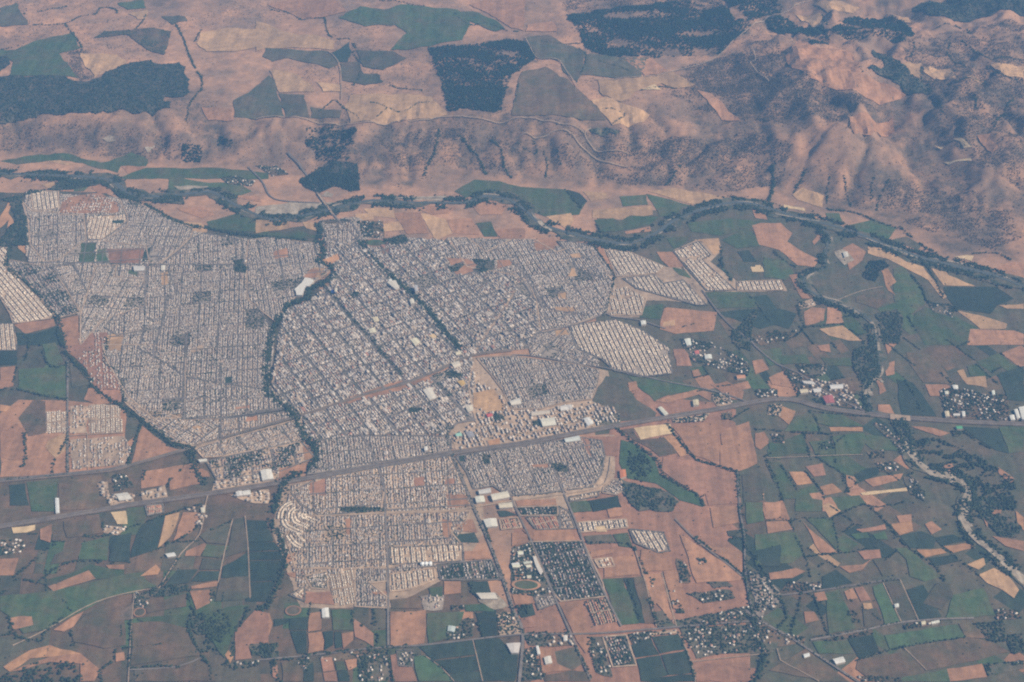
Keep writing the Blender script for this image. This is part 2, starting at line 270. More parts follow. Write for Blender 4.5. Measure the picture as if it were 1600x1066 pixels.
# ------------------------------------------------------------------ traced land cover: kind|tile|outline
BASE = """
v|F|-60,300 160,300 300,350 420,360 500,350 500,660 300,760 -60,760
b|F|-60,740 130,735 320,700 430,740 440,900 430,1090 -60,1090
v|F|930,330 1080,330 1180,320 1300,350 1440,405 1660,455 1660,680 1250,660 930,680
r|F|960,600 1150,640 1160,780 1166,900 1185,1000 1180,1090 800,1090 800,760 950,690
v|F|1150,620 1260,640 1660,680 1660,1090 1180,1090 1160,800
b|F|380,880 700,880 820,980 830,1090 380,1090
"""
FIELDS = """
p|C1|0,480 110,400 400,405 560,420 760,470 800,600 780,720 740,800 400,845 0,860
k|B3|540,480 700,510 920,600 1000,600 1160,745 1160,830 920,800 800,800 760,900 580,900 560,700
k|F|735,560 800,556 905,570 950,580 960,640 965,665 820,692 712,708 700,685
k|B3|960,500 1100,440 1250,500 1180,570 1340,690 1600,675 1640,745 1320,750 1150,750 1030,620
k|F|800,700 960,680 960,760 880,800 800,800
k|F|440,760 740,710 760,830 720,890 610,950 470,950 425,830
g|A1|0,300 90,300 200,250 440,190 480,290 400,310 350,320 430,420 470,470 380,455 180,455 60,450 80,370 40,340 0,340
v|A1|0,50 100,20 170,150 0,160
g|A1|700,20 850,0 870,50 760,60
t|A1|760,85 880,60 870,115 820,120
v|A1|960,100 1100,100 1120,130 1030,150
t|A1|1190,200 1360,170 1560,180 1610,250 1500,290 1380,310 1230,310 1170,260
v|A1|1500,540 1599,460 1620,560 1640,700 1395,700 1390,600
p|A1|1200,640 1390,650 1390,720 1240,720
g|A1|0,960 240,920 420,920 600,970 780,910 880,950 870,990 720,990 700,1030 420,960 280,960 100,980
t|A1|280,960 360,955 440,980 400,985
p|A1|720,990 860,995 860,1030 760,1035
g|A1|870,1000 1300,1000 1599,1030 1599,1066 700,1066
x|A1|610,830 650,810 680,815 690,845 640,850
x|A1|860,880 930,870 880,915
t|A1|480,320 700,330 760,380 700,400 560,470 500,380
g|A2|490,110 620,40 760,60 900,30 1000,40 1200,60 1280,150 1230,240 1000,280 900,300 800,300 900,200 830,150 650,160 560,130
d|A2|440,320 560,250 560,340 550,370 490,375
v|A2|500,380 600,370 640,440 720,440 760,490 650,510 510,480
t|A2|0,130 80,150 160,190 340,210 470,250 470,300 300,290 60,290 0,310
v|A2|60,290 430,310 490,390 440,410 200,350 100,370 40,340
v|A2|0,520 80,450 120,500 170,700 0,710
v|A2|135,560 290,570 320,705 180,700
v|A2|325,640 510,660 500,705 330,705
t|A2|80,420 230,440 320,500 350,550 140,555
t|A2|360,490 510,510 510,550 400,550
t|A2|560,570 900,560 1050,580 1140,690 800,740 560,740 530,650
g|A2|1180,75 1290,70 1420,120 1480,170 1430,190 1300,140
p|A2|1270,30 1400,0 1599,0 1599,190 1520,170 1430,110
p|A2|70,30 200,0 480,0 540,70 420,100 270,120 200,80
v|A2|600,300 820,310 900,350 760,420 640,400
v|A3|80,230 210,210 300,260 440,310 420,440 390,500 340,450 270,360 150,350
v|A3|470,320 640,350 820,345 770,460 620,470 410,450 440,330
p|A3|650,350 820,345 930,430 790,455
t|A3|510,480 780,460 960,430 1090,510 980,530 890,500 760,540 700,590 650,610 540,570
y|A3|770,535 850,505 890,540
t|A3|470,600 560,580 690,630 820,690 780,730 600,750 560,700
b|A3|60,430 200,400 340,480 400,540 560,720 420,720 200,690 0,690 20,560
p|A3|1100,540 1190,560 1360,720 1250,720
p|A3|90,150 240,130 270,190 80,190
p|A4|180,340 260,250 330,270 560,310 620,380 620,430 900,570 740,630 620,560 400,520 330,470 220,410
t|A4|870,380 990,380 980,470 900,430
t|A4|1000,400 1170,410 1190,470 1000,430
t|A4|1260,460 1370,480 1330,500
t|A4|1400,390 1599,400 1599,470 1480,450
p|A4|560,700 820,700 830,790 690,810 590,800
y|A4|1180,830 1230,825 1290,880 1240,885
y|A4|1065,870 1120,880 1110,895
y|A4|1120,970 1280,945 1290,960 1150,985
p|A4|1320,810 1400,800 1450,880 1410,915
t|A4|340,30 430,10 620,50 560,80 430,80
t|A4|240,90 380,80 440,150 400,150
t|A4|820,90 910,110 930,140 850,120
o|B1|0,300 80,170 90,200 50,280 85,330 70,390 40,390 50,320 0,370
t|B1|245,110 325,95 325,135 300,140
g|B1|430,65 500,70 540,110 500,150 430,150
p|B1|340,110 425,70 440,150 350,150
p|B1|545,130 580,80 640,120 650,160 590,165
o|B1|95,440 160,420 190,500 180,545 110,490
p|B1|80,945 250,920 320,910 330,950 150,1000
d|B1|90,990 200,1000 350,950 370,1066 100,1066
p|B1|1050,250 1200,240 1280,290 1200,310 1080,270
g|B1|1230,330 1420,280 1599,320 1599,400 1250,370
t|B1|1090,330 1200,340 1240,380 1180,440 1120,380
g|B1|1000,60 1250,100 1420,100 1500,150 1420,180 1000,140
p|B1|1330,170 1540,180 1560,215 1380,185
x|B1|1030,115 1240,120 1230,140 1100,150
t|B2|980,280 1130,315 1170,400 1080,440 1060,430
p|B2|820,280 980,275 1030,400 900,405 870,350
p|B2|1130,320 1280,310 1330,410 1170,400
g|B2|1310,340 1400,330 1440,420 1360,420
p|B2|1190,420 1310,420 1340,540 1250,560
p|B2|1420,380 1599,370 1599,435 1450,430
p|B2|1290,240 1400,190 1500,240 1460,290 1330,290
t|B2|590,285 700,280 700,320 590,325
t|B2|640,255 820,250 830,310 700,300
t|B2|740,350 850,330 880,380 760,390
g|B2|0,405 250,380 380,420 250,440 0,430
t|B2|0,320 200,330 200,370 0,400
t|B2|270,330 350,340 370,390 300,370
g|B2|1180,150 1300,80 1450,90 1599,130 1599,230 1450,170 1330,160 1250,190
x|B2|0,240 250,215 460,215 470,230 300,280 0,300
x|B2|390,180 420,150 460,170 450,185
p|B2|900,230 1200,240 1150,280 1050,290
x|B2|820,185 960,185 1130,180 1140,200 900,205
g|B3|0,120 320,140 440,220 400,290 200,300 140,280 60,200 0,180
d|B3|330,140 400,160 450,210 410,240
t|B3|420,150 560,160 580,190 470,210
t|B3|200,300 350,280 370,320 330,380 260,340
t|B3|480,260 650,250 830,235 840,290 780,300 690,320 610,320 480,310
g|B3|640,180 800,170 810,230 660,240
g|B3|800,165 900,190 1110,245 1000,290 880,300
g|B3|490,320 600,310 640,330 700,295 880,300 820,350 620,390 520,390
p|B3|670,390 820,360 830,390 680,405
t|B3|810,150 960,130 1290,190 1220,220 1100,230 1040,220
g|B3|1040,340 1300,310 1480,330 1430,370 1250,415 1070,390
g|B3|920,430 1060,420 1000,480 960,490
g|B3|1250,440 1400,370 1500,470 1340,490
p|F|1175,353 1188,349 1220,349 1238,365 1230,378 1258,396 1280,407 1272,418 1246,415 1217,391 1186,383
t|B3|1080,440 1230,430 1250,510 1200,530 1130,450
d|B3|1340,510 1410,500 1460,570 1380,570
y|B3|1420,600 1490,600 1500,630 1430,630
g|B3|1240,600 1320,650 1310,690 1280,650
g|B3|1500,540 1599,560 1599,670 1500,660
g|B3|950,600 1030,620 1070,670 1000,650
g|B3|1150,750 1400,750 1480,840 1200,850
d|B3|1220,870 1440,850 1599,850 1599,940 1480,970
g|B3|780,840 900,820 880,910 760,900
p|B3|890,900 910,840 1010,850 1220,870 1200,980 970,1000 880,970
t|B3|900,930 970,915 970,950 900,955
p|B3|490,470 540,480 620,640 580,620
p|B3|860,510 960,510 1030,600 940,605 890,560
p|B3|1430,260 1500,270 1520,320 1450,310
y|B4|170,230 290,250 300,270 170,250
t|B4|220,170 280,130 410,180 400,250 250,200
g|B4|420,280 500,280 520,330 440,330
g|B4|560,350 700,320 840,370 790,440 640,400
v|B4|810,440 900,420 990,470 970,500
y|B4|1180,540 1260,530 1300,535 1290,565
t|B4|670,480 780,490 900,570 1000,600 1140,780 1120,790 1030,680 880,600 780,550 670,520
g|B4|820,610 880,600 930,660 1000,740 1010,820 930,880 870,900 830,800
o|B4|750,620 790,610 840,690 800,720 835,770 790,740
t|B4|1035,590 1110,595 1150,650 1310,715 1120,710 1070,640
d|B4|1120,720 1430,720 1540,790 1440,830 1400,880 1200,850 1140,780
t|B4|1200,860 1340,890 1500,940 1490,970 1340,970
g|B4|950,880 1010,840 1200,900 1330,970 1270,1066 1010,1066 940,940
p|B4|1280,970 1540,980 1599,1000 1599,1066 1260,1066
p|B4|1420,610 1530,570 1599,580 1599,680 1480,640
t|B4|1450,830 1599,820 1599,850 1500,850
p|B4|340,450 400,370 420,390 380,440 350,470
g|B4|40,570 180,560 230,640 180,680 80,660
y|B4|0,590 30,590 50,630 0,620
d|B4|0,870 150,850 250,880 200,970 80,930 0,950
p|B4|290,870 340,840 420,850 410,920 300,950
p|B4|430,840 500,850 530,940 420,940
t|B4|380,970 520,950 640,1040 560,1040 440,1010
p|B4|520,490 580,460 660,510 640,560 560,620
x|B4|470,510 520,495 560,520 590,560 530,590 500,560
p|B4|200,650 250,640 260,720 330,790 280,790
b|B4|600,780 760,740 800,800 720,850 600,810
d|C1|0,90 110,95 100,190 0,195
g|C1|110,220 260,210 280,180 390,200 400,390 300,390 110,340
g|C1|250,70 330,60 380,180 290,200
p|C1|0,210 90,200 80,320 0,340
o|C1|0,430 70,440 40,470 0,470
b|C1|110,510 200,400 270,410 270,600 170,620 140,560
p|C1|0,600 100,540 160,600 150,760 60,760 0,740
t|C1|290,640 390,600 400,700 330,750 270,680
d|C1|55,910 150,900 175,1030 60,1030
g|C1|160,890 350,870 330,1066 190,1066
b|C1|350,900 600,850 630,960 560,1050 350,1060
p|C1|840,550 1000,680 1080,700 780,790
p|C1|850,830 1090,790 1080,830 1010,880 980,910 840,930
p|C1|1100,790 1140,780 1200,900 1010,940 1010,890
p|C1|1140,780 1240,830 1250,860 1190,860
v|C1|750,470 850,530 830,600 750,660
v|C1|860,540 970,560 1050,660 990,640
p|C1|530,320 700,420 580,430 500,400
r|C1|590,340 720,340 720,420 660,410
p|C1|400,0 470,0 470,170 400,120 350,0
v|C1|420,180 530,260 540,310 430,330
y|C3|725,570 940,545 970,600 765,640
p|C3|960,570 1240,520 1260,570 1230,620 1250,680 1230,790 1080,730
p|C3|1240,580 1410,530 1460,780 1340,830 1240,790
r|C3|900,740 1070,760 1340,840 1350,1020 1170,1030 1150,960 1110,970 970,880 890,820
b|C3|650,580 720,570 760,640 960,620 980,720 880,740 820,690 720,640
e|C3|650,640 720,660 850,760 880,850 970,900 1110,970 1140,1040 1000,1000 860,900 690,870 640,780
g|C3|690,260 860,270 1090,320 1140,340 940,370 850,410 780,350
v|C3|560,260 660,280 740,400 860,480 850,510 500,540 480,400
p|C3|940,380 1100,340 1190,360 1180,410 1110,370 930,420 850,410
r|C3|420,620 640,620 630,740 470,730
d|C3|470,1010 630,970 645,1040 480,1066
g|C3|340,1020 460,1010 475,1066 340,1066
r|C3|960,100 1040,100 1070,200 980,200
p|C3|690,300 740,290 750,340 700,350
p|C3|1430,170 1490,160 1530,220 1450,250
p|C3|1180,310 1280,290 1380,350 1370,400 1310,400
o|C3|900,620 960,610 1060,730 1000,740 960,680
g|C3|1470,110 1599,90 1599,190 1530,200
p|C3|1470,600 1500,590 1530,640 1480,700
g|C3|1520,700 1599,680 1599,760 1530,740
g|C3|1510,780 1599,770 1599,900 1560,890
o|C3|1480,960 1500,960 1500,1000 1475,1000
v|C3|1370,850 1480,830 1500,1000 1380,1020
d|C4|840,280 940,300 1080,500 880,500
g|C4|460,620 650,600 660,650 620,730 480,730
g|C4|660,610 820,630 880,710 700,700 640,650
o|C4|440,565 640,565 640,590 450,590
d|C4|590,850 660,810 740,800 730,850 630,890
y|C4|625,955 900,925 905,945 640,970
o|C4|200,830 300,830 340,900 250,910
o|C4|380,920 460,900 520,950 420,970
g|C4|80,770 160,780 260,990 170,990
g|C4|240,940 350,910 410,990 390,1066 240,1066
p|C4|45,1030 160,1000 190,1066 45,1066
g|C4|240,500 330,470 380,590 170,590
o|C4|140,500 160,440 240,470 200,550
g|C4|80,660 180,640 290,600 310,720 90,740
d|C4|1230,560 1450,575 1510,720 1430,700 1300,620
g|C4|1450,565 1599,560 1599,710 1510,720
g|C4|400,980 620,970 660,1020 520,1060 420,1060
d|C4|1440,250 1599,200 1599,410 1500,400
p|C4|1010,310 1140,310 1200,340 1140,380 1040,380
t|C4|1200,230 1240,220 1260,270 1370,260 1380,330 1260,310
b|C4|900,120 1060,130 1180,310 1000,300 920,190
g|C4|1260,200 1330,190 1390,260 1280,260
p|C4|720,290 750,270 780,350 740,370
p|C4|730,430 800,430 830,490 730,490
p|C4|770,190 830,170 830,250 780,260
p|C4|770,50 850,60 790,130
p|C4|930,560 1060,570 1160,600 1100,620 950,570
p|C4|1440,800 1540,870 1530,910 1450,840
p|C4|80,270 170,230 220,330 100,310
p|C4|0,600 60,600 80,660 30,700 0,680
p|C4|370,80 440,70 450,120 390,110
g|C4|130,140 300,130 330,190 160,190
g|C4|390,150 560,150 580,200 430,200
p|C4|540,850 590,860 620,930 550,940
p|C4|650,880 880,840 860,880 700,920
r|C4|300,800 400,780 420,850 350,860
g|C4|330,480 520,490 650,560 450,560 370,540
p|C4|1120,790 1170,780 1200,840 1140,850
p|C4|400,990 450,980 500,1066 400,1066
p|C4|320,960 420,950 400,1000 340,990
g|C4|320,650 450,640 460,720 360,730
p|D4|45,0 170,0 210,110 60,100
p|D4|65,115 190,110 225,160 75,185
g|D4|0,190 240,180 290,310 220,360 0,370
t|D4|400,20 440,0 510,50 440,90
p|D4|280,110 490,300 390,300
g|D4|300,95 460,100 500,240 480,280
o|D4|800,130 930,110 940,170 860,195
d|D4|860,200 990,170 1080,210 1060,270 920,270
o|D4|960,280 1110,275 1140,300 1000,330
d|D4|1030,330 1190,310 1210,350 1070,380
o|D4|1120,260 1260,240 1310,270 1180,300
d|D4|1060,210 1180,190 1250,230 1110,260
t|D4|1260,370 1360,330 1370,370 1330,400
t|D4|1330,430 1420,390 1500,430 1570,520 1540,570 1470,520 1380,480
g|D4|830,270 900,270 1110,440 1010,470 920,440 900,340
r|D4|610,290 740,280 750,330 650,340
e|D4|700,500 760,480 860,710 770,725
g|D4|410,540 500,520 600,750 440,780 430,700
d|D4|400,440 480,400 580,480 400,520
d|D4|900,520 1000,490 1110,680 970,700
v|D4|770,480 860,470 960,690 870,710
e|D4|770,790 1200,725 1250,800 870,860 800,870
b|D4|610,940 900,880 1010,1000 1000,1066 700,1066 600,990
b|D4|900,880 1250,800 1400,830 1520,890 1130,980 1020,1000
d|D4|550,810 700,790 740,890 620,930
p|D4|1140,990 1350,960 1380,1040 1160,1066
g|D4|870,1040 1140,990 1160,1066 870,1066
p|D4|290,650 350,650 380,700 300,720
g|D4|1180,550 1360,510 1430,670 1130,700
b|D4|1210,720 1310,710 1390,810 1250,800
g|D4|340,830 550,820 590,900 380,900
b|D4|80,1000 300,870 560,1066 400,1066
p|D4|530,530 580,510 610,570 550,580
r|D4|590,510 640,500 690,580 630,590
t|D4|640,600 690,600 700,630 650,640
p|D4|80,420 240,390 300,410 220,450 90,460
p|D4|350,540 410,530 430,580 360,590
v|D4|640,640 720,630 760,720 650,740
p|D4|500,380 640,370 700,330 640,400 560,420
v|D4|700,340 880,330 900,400 760,440
r|D4|600,160 770,130 780,160 640,180
e|D4|570,190 660,175 680,210 600,220
e|D4|700,190 770,170 790,220 720,220
p|D4|840,80 930,70 930,110 860,120
p|D4|1010,130 1050,110 1110,160 1050,190
v|D4|1000,600 1080,480 1150,480 1180,560 1110,640
p|D4|1330,20 1400,40 1470,10 1460,90 1400,60 1380,150
o|D4|1550,50 1599,90 1599,170 1560,120
p|D4|1410,200 1599,230 1599,290 1490,260
p|D3|0,180 90,190 100,240 0,260
p|D3|60,160 350,160 370,230 130,230
p|D3|0,550 130,540 140,600 20,610
p|D3|280,600 410,590 470,840 440,900 390,830
g|D3|540,455 660,450 760,720 650,730 590,600
d|D3|660,450 720,448 790,720 755,715
b|D3|722,445 775,440 850,720 792,720
p|D3|540,340 730,310 760,430 550,450
p|D3|770,280 930,290 960,400 770,410
v|D3|430,200 590,190 620,240 450,250
g|D3|600,190 690,180 720,270 640,260
p|D3|470,290 620,280 600,300 460,330
p|D3|780,430 890,420 970,730 860,600 840,620
p|D3|900,410 980,400 1050,600 1030,640 960,630
p|D3|1000,190 1300,380 1380,460 1100,480 1060,380
p|D3|1180,30 1340,20 1350,120 1200,150
g|D3|1390,0 1490,0 1500,110 1400,130
p|D3|1500,0 1599,0 1599,90 1510,100
d|D3|1420,290 1599,250 1599,380 1500,380
d|D3|710,850 825,800 880,905 740,925
d|D3|835,800 990,785 1035,875 885,900
d|D3|742,932 882,910 930,1030 770,1066
d|D3|890,908 1040,884 1082,1015 935,1028
d|D3|775,1066 935,1035 1085,1022 1090,1066
r|D3|1070,950 1480,990 1430,1066 1100,1066
v|D3|250,890 370,860 420,960 360,1000 260,960
p|D3|160,870 250,870 270,960 360,1000 180,1020
b|D3|180,1030 350,1000 440,1010 470,1066 200,1066
d|D3|30,640 120,600 140,670 60,690
r|D3|50,690 120,680 150,740 60,750
p|D3|1110,250 1300,270 1370,300 1370,420 1260,330
v|D3|1280,170 1370,160 1370,210 1290,200
p|D3|560,20 650,20 660,80 580,90
d|D2|-58,105 60,110 75,155 -58,165
d|D2|-58,168 80,160 105,230 -58,238
d|D2|-58,242 108,236 150,285 -58,290
d|D2|-58,294 152,290 160,340 -58,345
d|D2|-58,349 160,345 150,400 -58,405
d|D2|-58,410 145,406 125,465 -58,470
d|D2|-58,475 120,470 60,590 -58,590
r|D2|290,530 440,530 470,610 290,600
p|D2|180,420 290,410 280,460 200,440
p|D2|180,310 240,300 230,350 180,360
d|D2|205,765 300,762 300,900 250,900 215,800
d|D2|200,690 320,680 305,757 200,760
p|D2|320,660 390,650 390,760 310,770
g|D2|450,640 580,640 580,760 460,760
r|D2|580,690 700,780 700,860 590,800
p|D2|800,650 1010,640 1000,840 800,860
g|D2|1020,660 1240,650 1180,790 1030,840
b|D2|800,580 980,570 990,630 810,630
d|D2|970,860 1290,815 1310,905 1050,940
d|D2|1055,945 1312,912 1328,1000 1150,1018
d|D2|1150,1022 1330,1005 1348,1066 1180,1066
d|D2|1300,815 1450,810 1560,900 1540,1066 1352,1066
d|D2|1310,660 1430,640 1440,790 1350,800
e|D2|1240,610 1410,600 1420,650 1250,650
r|D2|800,910 840,900 850,980 930,980 960,1066 820,1066
e|D2|940,920 1000,910 1100,980 1170,1066 970,1066
p|D2|1120,470 1220,470 1220,540 1120,550
g|D2|1030,510 1110,500 1110,560 1040,560
d|D2|1270,470 1380,470 1400,540 1290,540
p|D2|1240,290 1370,280 1400,330 1240,340
d|D2|1170,190 1300,180 1330,240 1180,240
p|D2|1180,110 1290,100 1320,180 1200,170
p|D2|0,650 80,660 100,720 60,830 0,830
p|D2|310,780 390,770 400,880 310,900
d|D2|400,770 460,765 460,850 410,880
p|D2|510,780 580,770 580,820 520,870
d|D2|470,770 505,770 515,860 475,870
d|D2|110,695 200,690 190,720 110,740
b|D2|150,950 270,940 280,1066 160,1066
d|D2|280,1000 340,950 345,1066 285,1066
r|D2|385,930 450,920 470,1000 400,1010
r|D2|400,1015 475,1005 485,1066 410,1066
g|D2|470,950 520,945 540,1000 480,1000
d|D2|485,1005 545,1000 560,1066 495,1066
p|D2|530,940 600,930 600,980 550,1000
r|D2|95,970 130,970 130,1050 100,1040
p|D2|1540,400 1599,390 1599,470 1540,460
g|D1|490,240 650,200 640,345 470,340
d|D1|660,200 785,180 770,355 650,350
d|D1|850,130 985,80 935,280 780,330 820,180
t|D1|985,80 1070,60 1020,200 940,275
p|D1|1090,60 1200,60 1140,180 1030,230
b|D1|380,110 590,70 620,180 400,210
y|D1|660,60 750,50 760,130 700,130
y|D1|70,150 210,135 210,165 160,180 80,185
p|D1|240,160 310,130 300,240 240,220
g|D1|0,560 280,530 740,430 940,400 850,440 940,500 640,570 270,760 140,780 60,680 0,640
g|D1|220,470 400,430 540,370 680,400 740,400 740,430 570,460 320,530
p|D1|285,500 530,405 570,455 320,530
p|D1|630,375 740,370 740,400 650,395
b|D1|330,310 490,250 460,340 300,370
p|D1|55,690 190,680 200,730 80,760
b|D1|420,760 520,660 700,620 740,600 750,850 620,870 440,830
o|D1|835,440 930,370 955,400 940,430
p|D1|1110,290 1220,240 1230,260 1190,320 1100,320
g|D1|1230,250 1370,260 1310,330 1200,320
v|D1|1190,200 1250,150 1380,120 1350,250 1230,240
v|D1|1390,100 1450,90 1470,290 1330,330 1370,230
d|D1|980,500 1060,400 1180,400 1120,480
d|D1|1190,410 1310,410 1300,460 1140,470
v|D1|1210,330 1340,345 1310,400 1190,400
d|D1|1330,380 1470,300 1480,440 1320,450
v|D1|1310,460 1480,440 1500,560 1440,580 1280,590
p|D1|1140,500 1300,470 1290,500 1140,515
p|D1|1130,530 1250,520 1250,600 1170,640
b|D1|860,620 1110,540 1110,620 880,660
g|D1|820,690 1120,670 1110,740 970,740 820,700
b|D1|790,720 960,710 1110,750 1150,850 1200,910 780,970
r|D1|1400,770 1520,640 1599,660 1599,840 1480,860 1500,930 1400,940
o|D1|20,980 180,880 300,850 480,900 300,920 180,930 60,1010
p|D1|60,1010 300,920 480,900 600,1000 560,1066 480,1066 480,960 300,950
g|D1|1180,660 1380,620 1480,610 1380,800 1340,930 1240,800
b|D1|850,1000 1060,980 1250,990 1290,1066 800,1066
p|D1|320,760 420,690 500,650 440,740 380,770
p|D1|690,900 740,890 745,940 690,950
o|D1|1340,910 1360,880 1390,920 1370,960
"""
LOTS = """
g|B1|480,455 575,460 560,575 475,575
g|B1|575,500 630,490 650,575 575,575
r|B1|635,495 860,490 835,580 655,580
d|B1|860,500 905,480 885,560 840,575
g|B1|770,620 830,620 820,660 760,640
d|B1|665,325 740,325 735,345 670,345
p|B1|340,920 470,890 470,1066 390,1066
t|B1|640,1010 740,990 720,1066 640,1066
t|C1|640,50 740,20 720,110 650,110
t|B1|960,640 1000,630 1000,715 965,715
p|B2|110,510 190,485 190,545 110,555
o|X|360,390 500,330 520,380 420,440
o|X|310,350 370,310 380,350 330,390
r|X|890,290 960,280 960,320 910,330
t|X|230,490 300,450 390,460 350,540 260,540
p|Y|620,380 760,240 900,260 840,390 700,420
t|S|565,320 760,280 830,400 840,470 700,490 570,440
p|C2|450,440 560,390 780,310 1040,255 1050,280 880,340 700,390 540,430
o|C2|280,680 330,680 340,760 290,760
p|C2|130,810 320,780 300,830 140,870
r|C2|320,900 410,870 415,970 320,970
r|C2|940,870 1000,860 1000,910 950,920
o|C2|1370,650 1450,630 1450,680 1400,690
r|C2|1120,880 1180,870 1180,910 1125,915
p|V|1240,530 1420,540 1450,640 1260,660
k|R|660,160 780,110 800,140 700,190
p|R|1070,670 1200,650 1200,680 1080,690
p|R|1170,760 1270,740 1270,790 1170,800
t|R|500,740 590,730 590,760 510,760
t|R|690,840 770,830 770,865 700,865
d|R|980,400 1040,400 1050,470 980,470
t|U|1320,560 1400,550 1400,620 1330,620
t|U|1300,690 1470,690 1475,730 1300,730
t|U|1300,900 1400,885 1425,940 1310,950
t|U|1440,340 1480,330 1500,420 1410,420
t|U|1420,220 1520,210 1530,250 1430,250
t|U|430,360 540,335 545,375 460,390
p|U|330,250 520,260 600,310 560,400 380,400 400,370
p|U|1110,100 1290,70 1310,170 1130,190
p|U|780,270 920,270 900,320 780,350
p|W|740,270 900,260 890,300 760,290
p|W|600,590 960,570 970,630 620,640
r|W|1190,30 1260,20 1280,200 1240,160
p|W|750,860 1100,850 1140,950 880,950 760,940
d|W|440,680 520,680 620,720 470,735
g|W|1080,610 1240,590 1280,680 1110,700
d|W|1250,590 1500,550 1550,650 1300,690
d|W|100,180 150,180 150,240 100,240
y|Z|350,520 450,480 500,550 420,600
y|D3|500,145 560,140 565,175 500,175
p|D2|1110,100 1170,110 1150,230 1110,190
p|D2|530,100 570,95 560,190 540,200
p|D2|690,530 780,530 780,555 700,550
r|F|470,930 515,925 521,946 476,942
x|D2|1310,545 1430,540 1500,620 1420,640 1330,595
p|C3|1070,230 1110,220 1130,260 1080,265
"""
